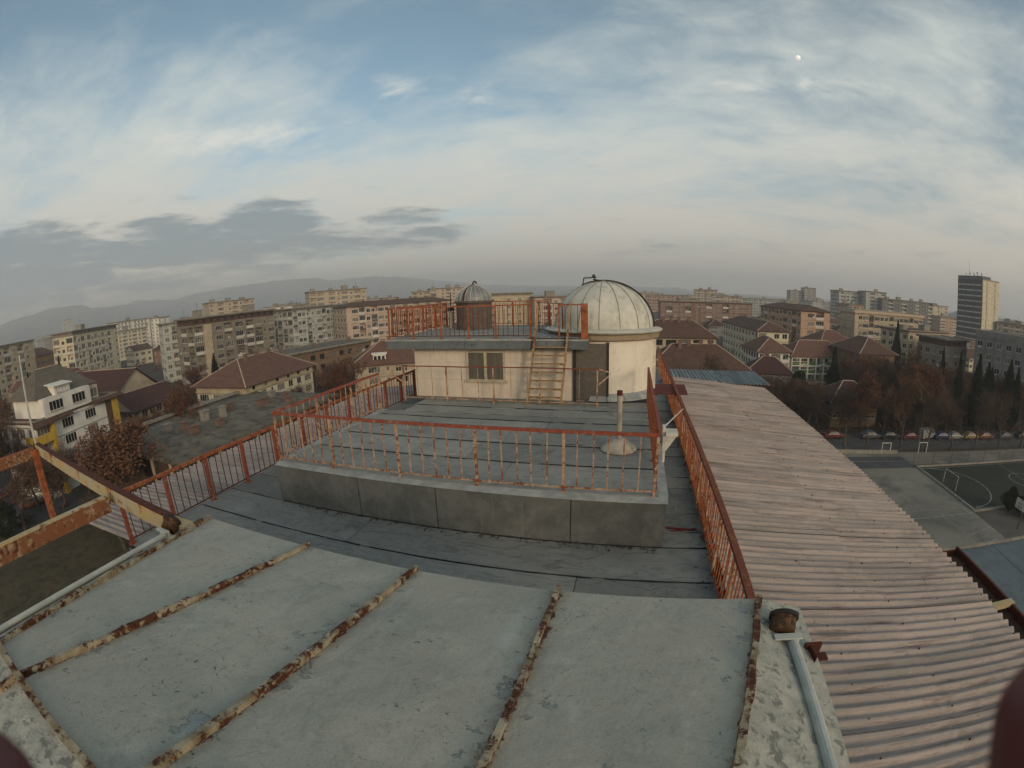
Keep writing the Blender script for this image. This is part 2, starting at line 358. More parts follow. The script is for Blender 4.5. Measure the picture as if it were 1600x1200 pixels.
# observatory
def drip_wall(name, a, b_, dirt):
    m, t, b = principled(name); p = pos(t)
    c = t.mix(t.ramp(t.noise(p, 2.0, 6, .6), .3, .7), a, b_)
    c = t.mix(t.ramp(t.noise(t.mapping(p, (7, 7, .45)), 1.0, 7, .68, .2), .55, .74, 0, .6), c, dirt)                 # rust-brown runs
    c = t.mix(t.ramp(t.noise(p, 3.1, 8, .72, .5), .56, .70, 0, .45), c, S(168, 152, 132))
    c = t.mix(t.ramp(t.noise(p, 11, 6, .75, 1.5), .652, .668, 0, .55), c, S(128, 112, 96))                         # hairline cracks and chips
    oi = t.node('ShaderNodeObjectInfo').outputs['Random']
    c = t.mix(1.0, c, _grey(t, t.ramp(oi, 0, 1, .95, 1.03, False)), 'MULTIPLY')
    t.put(b.inputs['Base Color'], c); b.inputs['Roughness'].default_value = .88; b.inputs['Specular IOR Level'].default_value = .2
    bump(t, b, t.noise(p, 30, 5, .6), .25, .01)
    return m
M['hut_wall'] = drip_wall('hut_wall', S(218, 204, 184), S(204, 189, 168), S(172, 138, 104))
M['drum_wall'] = drip_wall('drum_wall', S(232, 222, 202), S(220, 208, 186), S(182, 150, 112))
M['dome_tin'] = mat('dome_tin', S(212, 207, 190), S(192, 189, 174), 1.6, 0.6, 0.2, 14, c3=S(168, 162, 146), t3=0.60, s3=3.0, w3=0.15, rand=0.05)
M['dome_grey'] = mat('dome_grey', S(142, 142, 138), S(118, 119, 118), 3, 0.55, 0.2, 14, rand=0.08, metallic=0.25)
M['rib_grey'] = mat('rib_grey', S(150, 144, 130), S(126, 118, 104), 6, .6)
M['drum_rust'] = mat('drum_rust', S(104, 90, 80), S(84, 74, 68), 5, 0.7, 0.2, 30, c3=S(120, 84, 64), t3=0.6, s3=5)
M['dark_iron'] = mat('dark_iron', S(44, 42, 40), S(60, 54, 50), 8, 0.6)
M['door_sheet'] = mat('door_sheet', S(108, 100, 88), S(96, 90, 80), 14, 0.7, 0.2, 60, c3=S(84, 74, 62), t3=0.6, s3=30)
M['fascia_grey'] = mat('fascia_grey', S(112, 117, 116), S(92, 97, 97), 2, 0.7, 0.3, 12, c3=S(74, 76, 74), t3=0.62, s3=3)
M['curtain'] = mat('curtain', S(112, 106, 92), S(88, 84, 74), 1.0, 0.35, stretch=(9, 1, 0.4))
M['wood_frame'] = mat('wood_frame', S(196, 184, 160), S(168, 154, 130), 6, 0.7)

# town
def plaster(name, a, b_, s=1.2, dirt=S(96, 88, 78)):
    m, t, b = principled(name)
    p = t.node('ShaderNodeTexCoord').outputs['Object']
    c = t.mix(t.ramp(t.noise(p, 0.35 * s, 5, 0.6), 0.3, 0.7), a, b_)
    c = t.mix(t.ramp(t.noise(t.mapping(p, (1.4, 1.4, 0.16)), 0.9, 6, 0.65), 0.54, 0.78, 0, 0.5), c, dirt)
    t.put(b.inputs['Base Color'], c); b.inputs['Roughness'].default_value = 0.9; b.inputs['Specular IOR Level'].default_value = 0.2
    return m
def tiles(name, a, b_, c_):
    m, t, b = principled(name)
    p = t.node('ShaderNodeTexCoord').outputs['Object']
    c = t.mix(t.ramp(t.noise(p, 0.9, 6, 0.7), 0.3, 0.7), a, b_)
    c = t.mix(t.ramp(t.noise(p, 3.4, 4, 0.7), 0.52, 0.66, 0, 0.8), c, c_)
    wv = t.node('ShaderNodeTexWave', wave_type='BANDS', bands_direction='Z'); t.l.new(p, wv.inputs[0]); wv.inputs['Scale'].default_value = 1.6; wv.inputs['Distortion'].default_value = 0.6
    t.put(b.inputs['Base Color'], c); b.inputs['Roughness'].default_value = 0.9; b.inputs['Specular IOR Level'].default_value = 0.15
    bump(t, b, t.math('ADD', wv.outputs[1], t.noise(p, 9, 3, 0.6)), 0.8, 0.08)
    return m
for k, (a, b_) in dict(cream=(S(212, 200, 172), S(192, 180, 152)), beige=(S(188, 172, 146), S(162, 146, 124)), grey=(S(140, 136, 130), S(118, 116, 112)),
                       brown=(S(130, 106, 84), S(108, 86, 68)), pink=(S(190, 170, 150), S(174, 152, 132)), white=(S(232, 226, 212), S(212, 206, 192)),
                       brick=(S(136, 102, 86), S(120, 88, 74)), ochre=(S(130, 108, 80), S(112, 92, 68)), yellow=(S(206, 168, 66), S(186, 148, 56)),
                       orange=(S(182, 142, 102), S(164, 124, 88)), blue=(S(126, 132, 140), S(108, 114, 122)), dkgrey=(S(104, 104, 106), S(86, 86, 90)),
                       sand=(S(186, 172, 144), S(166, 150, 124)), salmon=(S(184, 152, 128), S(172, 138, 114)), paleb=(S(186, 188, 178), S(160, 162, 154)),
                       umber=(S(96, 74, 60), S(78, 60, 50)), drab=(S(140, 130, 112), S(120, 112, 97))).items():
    M[k] = plaster('plaster_' + k, a, b_)
M['tile_red'] = tiles('tile_red', S(120, 88, 74), S(102, 76, 65), S(82, 64, 56))
M['tile_brown'] = tiles('tile_brown', S(104, 78, 64), S(86, 66, 56), S(70, 58, 52))
M['tile_dark'] = tiles('tile_dark', S(88, 60, 54), S(74, 52, 48), S(62, 47, 44))
M['tile_grey'] = tiles('tile_grey', S(120, 112, 98), S(104, 96, 86), S(88, 84, 76))
M['flatroof'] = mat('flatroof', S(122, 112, 95), S(98, 91, 78), 0.3, 0.95, c3=S(64, 60, 54), t3=0.56, s3=0.5, w3=0.12)
M['ridge'] = mat('ridge', S(196, 176, 152), S(168, 146, 124), 2, 0.9)
M['frame'] = mat('frame', S(206, 200, 186), S(178, 172, 160), 3, 0.7, rand=0.12)
M['frame_dark'] = mat('frame_dark', S(96, 76, 62), S(78, 62, 52), 3, 0.7, rand=0.2)
def glass():
    m, t, b = principled('window_glass')
    oi = t.node('ShaderNodeObjectInfo').outputs['Random']
    p = t.node('ShaderNodeTexCoord').outputs['Object']
    n = t.noise(t.mapping(p, (0.9, 0.9, 0.7)), 0.9, 2, 0.5)
    v = t.math('ADD', t.math('MULTIPLY', oi, 0.55), t.math('MULTIPLY', n, 0.6))
    c = t.mix(t.ramp(v, 0.60, 0.72), S(26, 28, 30), S(112, 107, 96))            # dark rooms and drawn curtains behind
    t.put(b.inputs['Base Color'], c); b.inputs['Roughness'].default_value = 0.2; b.inputs['Specular IOR Level'].default_value = 0.35
    return m
M['glass'] = glass()
M['band'] = mat('band', S(128, 118, 104), S(104, 96, 86), 1.0, .9)
M['tower_glass'] = mat('tower_glass', S(70, 71, 78), S(56, 57, 64), 0.3, 0.4)
M['railing_dark'] = mat('railing_dark', S(86, 78, 70), S(70, 62, 56), 3, 0.7)
M['green_panel'] = mat('green_panel', S(98, 118, 74), S(84, 102, 64), 2, 0.8)
M['chimney_brick'] = mat('chimney_brick', S(124, 98, 84), S(102, 82, 72), 3, 0.9)
M['concrete'] = mat('concrete', S(150, 144, 130), S(124, 118, 106), 2, 0.9, rand=0.06)
M['tin_grey'] = mat('tin_grey', S(100, 108, 110), S(86, 94, 97), 1.2, 0.6, c3=S(84, 92, 98), t3=0.6, s3=2)
M['shutter'] = mat('shutter', S(86, 54, 46), S(74, 48, 42), 4, 0.8)

# ground
M['ground'] = mat('ground', S(74, 66, 54), S(58, 54, 46), 0.05, 0.97, 0.4, 0.6, c3=S(88, 72, 56), t3=0.58, s3=0.11, w3=0.1, dist=0.3)
M['lawn'] = mat('lawn', S(72, 66, 46), S(88, 76, 56), 0.35, 0.97, 0.6, 3.0, c3=S(58, 50, 38), t3=0.56, s3=0.8, w3=0.1, dist=0.1)
M['asphalt'] = mat('asphalt', S(84, 84, 84), S(72, 72, 73), 0.25, 0.93, c3=S(62, 61, 60), t3=0.6, s3=0.5, w3=0.1)
M['court'] = mat('court', S(138, 131, 117), S(116, 111, 100), 0.09, 0.93, 0.1, 8, c3=S(94, 92, 86), t3=0.56, s3=0.14, w3=0.12)
M['court_dark'] = mat('court_dark', S(98, 92, 84), S(86, 82, 76), 0.12, 0.93, c3=S(80, 66, 56), t3=0.58, s3=0.2, w3=0.12)
M['pitch'] = mat('pitch', S(52, 54, 44), S(44, 47, 39), 0.3, 0.95)
M['line'] = mat('line', S(170, 168, 158), S(140, 138, 130), 1.2, 0.9, c3=S(110, 108, 100), t3=0.55, s3=1.6)
M['hill'] = mat('hill', S(78, 82, 80), S(64, 68, 66), 0.002, 1.0)
# trees
def leafmat(name, a, b_, c_=None):
    m, t, b = principled(name); p = pos(t)
    oi = t.node('ShaderNodeObjectInfo').outputs['Random']
    c = t.mix(t.ramp(t.noise(p, 0.9, 4, 0.65), 0.3, 0.7), a, b_)
    if c_: c = t.mix(t.ramp(oi, 0.3, 1.0, 0, 0.8), c, c_)
    c = t.mix(1.0, c, _grey(t, t.ramp(oi, 0, 1, 0.75, 1.2, False)), 'MULTIPLY')
    t.put(b.inputs['Base Color'], c); b.inputs['Roughness'].default_value = 0.95; b.inputs['Specular IOR Level'].default_value = 0.1
    return m
M['russet'] = leafmat('russet', S(120, 78, 56), S(98, 67, 52), S(110, 82, 62))
M['brownleaf'] = leafmat('brownleaf', S(84, 66, 54), S(68, 55, 46), S(96, 70, 54))
M['twig'] = leafmat('twig', S(100, 82, 68), S(80, 67, 57), S(108, 86, 70))
M['bark'] = mat('bark', S(94, 82, 70), S(74, 65, 56), 2, 0.95)
M['cypress'] = leafmat('cypress', S(44, 52, 36), S(32, 38, 28), S(40, 46, 36))
M['evergreen'] = leafmat('evergreen', S(58, 64, 42), S(44, 50, 36), S(50, 56, 42))

# ================================================================== the school under our feet
ZD, ZL, ZR = -3.08, -3.90, -1.70            # deck, lower roof, eave of the sliding roof
school = thing('school_building', 'grey felt-roofed school building that carries the observatory and its railings', 'building', (-3.4, 11, G))
b = MB()
b.box(-8.30, 1.42, 3.50, 24.0, G, ZL - 0.06)
b.box(-3.40, 1.00, -2.3, 2.12, G, -1.86)
b.box(-3.40, 1.00, 2.12, 3.50, G, ZL - 0.06)
b.build('wall', M['grey'], school)
b = MB(); b.box(-8.32, 1.44, 3.48, 24.05, ZL - 0.06, ZL - 0.012); b.box(-3.42, 1.02, 2.10, 3.48, ZL - 0.06, ZL - 0.012)
b.build('roof_slab', M['tar'], school)
def sheet(name, x0, x1, y0, y1, z, m, parent, th=0.014, wob=0.022, seed=0, nx=8, lift=0.014):
    """one felt sheet: slightly wavy edge, far edge lapped under the next one"""
    r = random.Random(seed * 77 + int(x0 * 100) + int(y0 * 1000)); b = MB(); top = []; bot = []
    for i in range(nx + 1):
        x = x0 + (x1 - x0) * i / nx
        ya, yb = y0 + r.uniform(-wob, wob), y1 + r.uniform(-wob, wob) * 0.4
        zt = z + r.uniform(0, lift)
        top.append(((x, ya, zt + 0.004), (x, (ya + yb) / 2, z + r.uniform(-0.001, 0.006)), (x, yb, z - 0.002)))
    for i in range(nx):
        a, c = top[i], top[i + 1]
        b.quad(a[0], c[0], c[1], a[1]); b.quad(a[1], c[1], c[2], a[2])
        d = lambda p: (p[0], p[1], p[2] - th)
        b.quad(d(a[0]), d(c[0]), c[0], a[0]); b.quad(a[2], c[2], d(c[2]), d(a[2]))
    for s_, a in ((0, top[0]), (1, top[-1])):
        d = lambda p: (p[0], p[1], p[2] - th)
        for j in (0, 1):
            q = (a[j], a[j + 1], d(a[j + 1]), d(a[j])); b.quad(*(q if s_ == 0 else q[::-1]))
    return b.build(name, m, parent)
n = 0
def felt_rows(x0, x1, ys, z, m, splits, parent=school):
    global n
    for k, (ya, yb) in enumerate(zip(ys, ys[1:])):
        xs = [x0] + list(splits.get(k, ())) + [x1]
        for xa, xb in zip(xs, xs[1:]):
            n += 1
            sheet('felt_sheet', xa + 0.006, xb - 0.006, ya + 0.007, yb - 0.007, z, m, parent, seed=n, nx=max(3, int((xb - xa) * 3)))
felt_rows(-8.28, 1.40, [3.52, 4.55, 5.53, 6.48], ZL, M['felt_low'], {0: (-3.9,), 1: (-6.2, -0.6), 2: (-4.4,)})
felt_rows(-8.28, -6.64, [6.50, 7.45, 8.45, 9.4, 10.4, 11.4, 12.4, 13.6, 14.8, 16.2, 17.6], ZL, M['felt_low'], {})
felt_rows(0.60, 1.40, [6.50, 7.0, 7.7, 8.3, 8.85, 9.42, 10.1, 10.7, 11.4, 12.1, 12.9, 13.8, 15, 16.4, 18, 20, 22, 24], ZL, M['felt_low'], {})
felt_rows(-3.36, 0.98, [2.14, 2.8, 3.50], ZL, M['felt_low'], {})
b = MB(); b.tube((0.72, 7.12, ZL + .02), (1.22, 7.06, ZL + .025), .02, .015, 6); b.tube((0.8, 7.0, ZL + .02), (1.25, 7.12, ZL + .02), .012, .012, 6); b.build('rust_strip', M['redsheet'], school)
# raised deck: plinth, felt, tin lip
b = MB(); b.prism([(-6.62, 6.53), (0.60, 6.53), (0.60, 12.9), (-6.0, 12.9), (-6.0, 10.97), (-6.62, 10.97)], ZL - 0.05, ZD - 0.014)
b.build('plinth', M['tar'], school)
for xa, xb in zip((-6.64, -4.65, -3.1, -0.84), (-4.65, -3.1, -0.84, 0.62)):
    b = MB(); b.box(xa + .008, xb - .008, 6.49, 6.528, ZL + .004, ZD - .03); b.build('plinth_sheet', M['felt_dark'], school)
b = MB(); b.box(0.602, 0.63, 6.5, 12.8, ZL + .004, ZD - .03); b.build('plinth_sheet', M['felt_dark'], school)
b = MB(); b.box(-6.66, -6.622, 6.5, 10.95, ZL + .004, ZD - .03); b.build('plinth_sheet', M['felt_dark'], school)
ys = [6.60, 7.76, 8.80, 9.65, 10.47, 10.96]
felt_rows(-6.52, 0.52, ys, ZD, M['felt'], {0: (-2.1,), 1: (-4.22, -3.0), 2: (-2.6,), 3: (-4.1, -1.9), 4: (-0.3,)})
felt_rows(-5.96, 0.52, [10.96, 11.62, 12.30, 12.72], ZD, M['felt'], {0: (-2.0,), 1: (-4.6,)})
for x0, x1, y0, y1, rz in ((-3.95, -3.05, 7.86, 8.72, .1), (-2.2, -0.9, 8.9, 9.5, -.05)):      # patches lapped over the felt
    sheet('felt_patch', x0, x1, y0, y1, ZD + 0.013, M['felt'], school, seed=int(x0 * 10), nx=4, lift=0.02)
b = MB()
b.hexa(((-6.66, 6.45, ZD - .035), (0.65, 6.45, ZD - .035), (0.65, 6.62, ZD + .004), (-6.66, 6.62, ZD + .004), (-6.66, 6.45, ZD - .028), (0.65, 6.45, ZD - .028), (0.65, 6.62, ZD + .012), (-6.66, 6.62, ZD + .012)))
b.build('lip', M['zinc'], school)
b = MB(); b.box(0.50, 0.66, 6.62, 12.72, ZD - .01, ZD + .008); b.build('lip', M['zinc'], school)
b = MB(); b.box(-6.70, -6.52, 6.62, 10.96, ZD - .01, ZD + .008); b.build('lip', M['zinc'], school)
# windows of the storeys below, seen from other places than ours
wb = MB()
for fl in range(6):
    for i in range(7):
        y0 = 4.6 + i * 2.7; z0 = G + 1.2 + fl * 3.25
        wb.box(1.40, 1.424, y0, y0 + 1.6, z0, z0 + 1.7); wb.box(-8.304, -8.28, y0, y0 + 1.6, z0, z0 + 1.7)
wb.build('window', M['glass'], school, kind='stuff')

# lumps of tar along the laps, and leaf litter blown against the plinth
def bead(x0, x1, y, z, seed):
    r = random.Random(seed); b = MB(); x = x0
    while x < x1:
        L = r.uniform(.05, .22); w_ = r.choice((.003, .004, .005, .006, .012))
        if r.random() < .96: b.hexa(((x, y - w_, z), (x + L, y - w_ * r.uniform(.4, 1.2), z), (x + L, y + w_ * .7, z), (x, y + w_ * .7, z), (x, y - w_ * .5, z + .018), (x + L, y - w_ * .4, z + .018), (x + L, y + w_ * .3, z + .018), (x, y + w_ * .3, z + .018)))
        x += L
    return b.build('tar_bead', M['tar'], school, kind='stuff')
for k, (x0, x1, y, z) in enumerate(((-6.4, .45, 7.76, ZD), (-6.4, .45, 8.8, ZD), (-6.4, .45, 10.47, ZD), (-5.9, .45, 11.62, ZD), (-8.2, 1.3, 5.53, ZL), (-8.2, 1.3, 4.55, ZL), (-6.6, .58, 6.47, ZL))): bead(x0, x1, y, z, k)
b = MB(); r = random.Random(12)
for i in range(420):
    if i < 260: x, y, z = r.uniform(-6.6, .6), 6.48 - abs(r.gauss(0, .10)), ZL + .016
    elif i < 340: x, y, z = r.uniform(-6, .4), r.uniform(6.7, 12.5), ZD + .016
    else: x, y, z = 1.36 - abs(r.gauss(0, .12)), r.uniform(5.4, 13), ZL + .016
    a = r.uniform(0, 6.28); u_ = Vector((math.cos(a), math.sin(a), r.uniform(-.2, .3))) * r.uniform(.012, .034); v_ = Vector((-math.sin(a), math.cos(a), r.uniform(-.2, .4))) * r.uniform(.008, .02); c = Vector((x, y, z))
    b.quad(c - u_, c - v_, c + u_, c + v_)
b.build('leaf_litter', M['litter'], school, kind='stuff')

# ------------------------------------------------------------------ railings
def railing(name, label, p0, p1, zb, h, posts, pitch, pw, bw, top, mats, bottom=True, group=None, mid=None, bend=0.006, topw=None):
    """posts: distances along; every post and baluster an object of its own sharing one mesh"""
    d = Vector((p1[0] - p0[0], p1[1] - p0[1], 0)); L = d.length; ang = math.atan2(d.y, d.x)
    root = thing(name, label, 'railing', (p0[0], p0[1], zb), ang, group)
    mp, mb_, mt = (M[k] for k in mats)
    r = random.Random(int(L * 100) + int(p0[0] * 10))
    b = MB(); k = max(2, int(L / 0.9)); pts = [(L * i / k, r.uniform(-.006, .006), h + r.uniform(-.008, .008)) for i in range(k + 1)]
    for a, c in zip(pts, pts[1:]): b.bar(a, (c[0] + .004, c[1], c[2]), topw or top, top)
    b.build('top_rail', mt, root, world=False)
    if bottom:
        b = MB(); b.bar((0, 0, .09), (L, 0, .09), bw * 1.8, .022); b.build('bottom_rail', mb_, root, world=False)
    if mid:
        b = MB(); b.bar((0, 0, mid), (L, 0, mid), .03, .03); b.build('middle_rail', mt, root, world=False)
    b = MB(); b.bar((0, 0, -.02), (0, 0, h - top / 2 - .003), pw, pw, (0, 1, 0)); b.box(-pw, pw, -pw * .9, pw * .9, -.015, .012); mpost = b.mesh('post', mp)
    b = MB(); b.bar((0, 0, .07), (0, 0, h - top / 2 - .003), bw, bw, (0, 1, 0)); mbal = b.mesh('baluster', mb_)
    for x in posts: put('post', mpost, root, (x, 0, 0), (r.uniform(-bend, bend), r.uniform(-bend, bend), 0))
    x = pitch
    while x < L - pitch * 0.4:
        if min(abs(x - p) for p in posts) > pitch * 0.42:
            put('baluster', mbal, root, (x + r.uniform(-.012, .012), 0, 0), (r.uniform(-bend, bend) * 1.6, r.uniform(-bend, bend) * 2.4, 0))
        x += pitch
    return root
railing('railing', 'rusty railing with red top bar along the near edge of the raised deck', (-6.65, 6.63), (0.45, 6.63), ZD, 1.0, (0.02, 1.42, 2.84, 4.26, 5.67, 7.08), 0.235, .042, .02, .05, ('rail_cream', 'rail_cream', 'rail_red'))
railing('railing', 'cream and rust railing down the side of the deck towards the flat-roofed block', (-6.68, 6.70), (-6.68, 10.92), ZD, 1.0, (1.4, 2.8, 4.20), 0.235, .042, .02, .05, ('rail_cream', 'rail_cream', 'rail_red'))
railing('railing', 'rusty railing down the deck edge beside the pole on a round foot', (0.46, 6.72), (0.46, 12.6), ZD, 1.0, (1.45, 2.9, 4.35, 5.86), 0.235, .042, .02, .05, ('rail_brown', 'rail_brown', 'rail_red'))
railing('railing', 'thin pale railing right in front of the hut wall and window', (-6.55, 12.10), (-0.85, 12.10), ZD, 1.02, (0.03, 1.4, 2.8, 4.1, 5.66), 0.47, .036, .014, .03, ('rail_cream', 'rail_cream', 'rail_brown'))
lp = [0.05 + 1.13 * i for i in range(13)]
railing('railing', 'heavy red-brown guard rail along the roof edge above the left corrugated canopy', (-8.19, 3.52), (-8.19, 17.2), ZL, 1.0, lp, 0.185, .075, .016, .06, ('rail_red', 'iron_thin', 'rail_orange'), topw=.07)
lp = [0.1 + 1.12 * i for i in range(19)]
railing('railing', 'tall orange-rust guard rail of close-set bars beside the pinkish corrugated roof', (1.35, 3.4), (1.35, 24.0), ZL, 1.03, lp, 0.14, .05, .017, .055, ('rail_cream', 'rail_orange', 'rail_brown'), topw=.085)

# bent leftover ends of flat bar on the hut railing
b = MB(); b.path([(-6.55, 12.1, ZD + 1.02), (-6.78, 12.06, ZD + 1.0), (-6.9, 12.04, ZD + .86), (-6.8, 12.06, ZD + .70), (-6.62, 12.08, ZD + .6), (-6.5, 12.1, ZD + .45)], .02, 6)
tag(b.build('bent_bar', M['rail_cream']), 'bent pale bar curling off the corner of the hut railing', 'metal bar')
b = MB(); b.bar((-0.85, 12.08, ZD + .62), (-0.60, 12.25, ZD + .82), .02, .035); b.bar((-0.85, 12.1, ZD + 1.02), (-0.62, 12.3, ZD + .92), .02, .03)
tag(b.build('bent_bar', M['rail_cream']), 'short bent strap joining the railing end to the drum beside the door', 'metal bar')

# ------------------------------------------------------------------ observatory hut
ZP = -1.31                                  # platform on its roof
hut = thing('observatory_hut', 'cream rooftop hut with curtained window, door and roof platform', 'hut', (-3.5, 14.8, ZD))
b = MB(); b.box(-6.44, -2.6, 12.74, 17.2, ZD - .02, -1.585); b.box(-2.6, -0.62, 12.74, 15.5, ZD - .02, -1.585)
b.build('wall', M['hut_wall'], hut)
def wall_panels(x0, x1, y, z0, z1, holes):
    xs = [x0 + (x1 - x0) * i / 9 for i in range(10)]; zs = [z0, z0 + (z1 - z0) * .36, z0 + (z1 - z0) * .70, z1]
    for i in range(9):
        for j in range(3):
            a, c, e, f = xs[i] + .003, xs[i + 1] - .003, zs[j] + .003, zs[j + 1] - .003
            if any(a < h[1] and c > h[0] and e < h[3] and f > h[2] for h in holes): 
                for h in holes:                       # cut the panel round the opening
                    if a < h[1] and c > h[0] and e < h[3] and f > h[2]:
                        for (p, q, s_, t_) in ((a, min(c, h[0]), e, f), (max(a, h[1]), c, e, f), (max(a, h[0]), min(c, h[1]), e, min(f, h[2])), (max(a, h[0]), min(c, h[1]), max(e, h[3]), f)):
                            if q - p > .02 and t_ - s_ > .02:
                                b = MB(); b.box(p, q, y - .014, y, s_, t_); b.build('wall_panel', M['hut_wall'], hut)
            else:
                b = MB(); b.box(a, c, y - .014 - rnd.uniform(0, .003), y, e, f); b.build('wall_panel', M['hut_wall'], hut)
wall_panels(-6.44, -1.60, 12.735, ZD, -1.59, [(-4.74, -3.58, -2.56, -1.69)])
wf = MB()
for x0, x1, z0, z1 in ((-4.74, -3.58, -1.74, -1.69), (-4.74, -3.58, -2.56, -2.52), (-4.74, -4.68, -2.52, -1.74), (-3.63, -3.58, -2.52, -1.74), (-4.20, -4.12, -2.52, -1.74)): wf.box(x0, x1, 12.675, 12.735, z0, z1)
wf.box(-4.8, -3.52, 12.64, 12.74, -2.60, -2.562)
wo_ = wf.build('window', M['wood_frame'], hut)
for x0, x1 in ((-4.68, -4.20), (-4.12, -3.63)):
    b = MB(); b.box(x0, x1, 12.712, 12.722, -2.52, -1.74); b.build('pane', M['curtain'], wo_)
b = MB(); b.box(-1.53, -0.68, 12.68, 12.72, ZD + .03, -1.46); dr = b.build('door', M['door_sheet'], hut)
for q in ((-1.61, -1.53), (-0.68, -0.62)): b = MB(); b.box(*q, 12.66, 12.735, ZD, -1.42); b.build('door_jamb', M['dark_iron'], hut)
b = MB(); b.box(-1.46, -1.42, 12.655, 12.68, -2.3, -2.14); b.build('handle', M['dark_iron'], dr)
b = MB(); b.box(-7.22, -1.18, 12.42, 17.6, -1.585, ZP - .012); b.build('platform_slab', M['fascia_grey'], hut)
for xa, xb in zip((-7.23, -5.64, -4.66, -3.4, -2.3), (-5.64, -4.66, -3.4, -2.3, -1.17)):
    b = MB(); b.box(xa + .006, xb - .006, 12.40, 12.419, -1.59, ZP - .05); b.build('fascia_sheet', M['fascia_grey'], hut)
b = MB(); b.box(-7.25, -1.16, 12.385, 12.52, ZP - .05, ZP - .005); b.build('drip_edge', M['zinc'], hut)
for i in range(7): sheet('felt_sheet', -7.2, -1.2, 12.52 + i * .72, 12.52 + i * .72 + .71, ZP, M['felt'], hut, seed=50 + i, nx=7)
for i in range(16):                          # boards of the walkway by the stair head
    b = MB(); b.box(-2.85 + i * .095, -2.77 + i * .095, 12.45, 13.6, ZP + .02, ZP + .05 + rnd.uniform(0, .006)); b.build('board', M['dome_grey'], hut)
railing('railing', 'orange-rust railing along the front of the hut platform', (-7.15, 12.46), (-2.74, 12.46), ZP, 0.93, (0.02, 0.85, 1.75, 2.6, 3.4, 4.40), 0.145, .045, .014, .035, ('rail_orange', 'iron_thin', 'rail_orange'))
railing('railing', 'orange-rust railing down the overhanging end of the hut platform', (-7.16, 12.55), (-7.16, 17.2), ZP, 0.93, (1.2, 2.4, 3.5, 4.62), 0.125, .05, .022, .045, ('rail_orange', 'rail_orange', 'rail_orange'))
railing('railing', 'rusty railing along the far side of the platform behind the small grey dome', (-7.1, 17.3), (-3.1, 17.3), ZP, 0.93, (0.4, 1.3, 2.6, 3.3, 3.98), 0.16, .06, .018, .04, ('rail_red', 'rail_orange', 'rail_orange'))
railing('railing', 'rusty rail with thin wires between the platform and the big dome', (-2.95, 14.6), (-1.95, 13.1), ZP, 0.93, (0.02, .9, 1.78), 0.3, .03, .01, .02, ('rail_brown', 'iron_thin', 'rail_brown'))
gate = railing('railing', 'short rusty railing with a broad sheet-iron post right of the ladder head', (-1.98, 12.46), (-1.22, 12.46), ZP, 0.93, (0.02,), 0.17, .04, .016, .04, ('rail_orange', 'iron_thin', 'rail_orange'))
b = MB(); b.box(.62, .80, -.03, .03, -.02, .96); b.build('post', M['rail_orange'], gate, world=False)

# ladder from the deck to the platform
lad = thing('ladder', 'rusty steep iron ladder with flat treads leaning on the platform edge', 'ladder', (-2.35, 12.25, ZD))
for x0, x1, z1 in ((-2.83, -2.50, -0.36), (-1.90, -1.63, -0.30)):
    b = MB(); p, q = Vector((x0, 12.22, ZD)), Vector((x1, 12.40, z1)); b.bar(p, q, .05, .09, (0, 1, 0)); b.box(x0 - .08, x0 + .08, 12.16, 12.28, ZD, ZD + .02); b.build('stringer', M['ladder_iron'], lad)
for i in range(7):
    f = (i + .75) / 12.0; z = ZD + f * 2.75; y = 12.22 + .18 * f
    xa, xb = -2.83 + .33 * f + .03, -1.90 + .27 * f - .03
    b = MB(); b.box(xa, xb, y - .07, y + .07, z, z + .028); b.build('tread', M['ladder_iron'], lad)

# ------------------------------------------------------------------ big dome
DX, DY, DR = -0.86, 14.3, 1.51
dome = thing('observatory_dome', 'large pale tin observatory dome on a round white drum', 'dome', (DX, DY, ZD))
b = MB(); b.lathe(DX, DY, [(1.56, ZD - .02), (1.56, -1.37)], 48); b.build('drum', M['drum_wall'], dome, smooth=True)
b = MB(); b.box(DX + 1.46, DX + 1.585, DY - .45, DY + .45, ZD, -1.42); b.build('pilaster', M['steel_white'], dome)
M['ring_rust'] = rusty('ring_rust', S(150, 132, 108), S(96, 70, 50), S(122, 90, 62), .5, 6)
b = MB(); b.lathe(DX, DY, [(1.50, -1.38), (1.66, -1.38), (1.70, -1.36), (1.70, -1.27), (1.66, -1.21), (1.50, -1.21)], 48); b.build('ring_beam', M['ring_rust'], dome)
b = MB(); b.lathe(DX, DY, [(1.52, -1.208), (1.76, -1.19), (1.80, -1.15), (1.78, -1.13), (1.52, -1.07)], 48); b.build('eave', M['dome_tin'], dome, smooth=False)
for i in range(9):
    a = R(-100 + i * 17); b = MB(); b.lathe(DX, DY, [(1.56, ZD + .22), (1.80 + rnd.uniform(-.04, .03), ZD + .06 + rnd.uniform(-.02, .03)), (1.80, ZD + .045)], 4, a, a + R(16.4)); b.build('skirt_sheet', M['zinc'], dome)
NG = 16
def gore(r0, z0, hz, n=9, half=math.pi / NG, gap=.004):
    b = MB(); rows = []
    for j in range(n + 1):
        t = j / n * math.pi / 2 * .985; r = r0 * math.cos(t); z = z0 + hz * math.sin(t)
        rows.append([(r * math.cos(a), r * math.sin(a), z) for a in (-half + gap, -half / 3, half / 3, half - gap)])
    for a, c in zip(rows, rows[1:]):
        for i in range(3): b.quad(a[i], a[i + 1], c[i + 1], c[i])
    for a, c in zip(rows, rows[1:]):       # folded edge, so that each gore has a depth of its own
        for i, s_ in ((0, -1), (3, 1)):
            e = lambda p: (p[0] * .985, p[1] * .985, p[2] - .01)
            b.quad(a[i], c[i], e(c[i]), e(a[i])) if s_ > 0 else b.quad(a[i], e(a[i]), e(c[i]), c[i])
    return b
zb = -1.07 - ZD; hz = 1.34
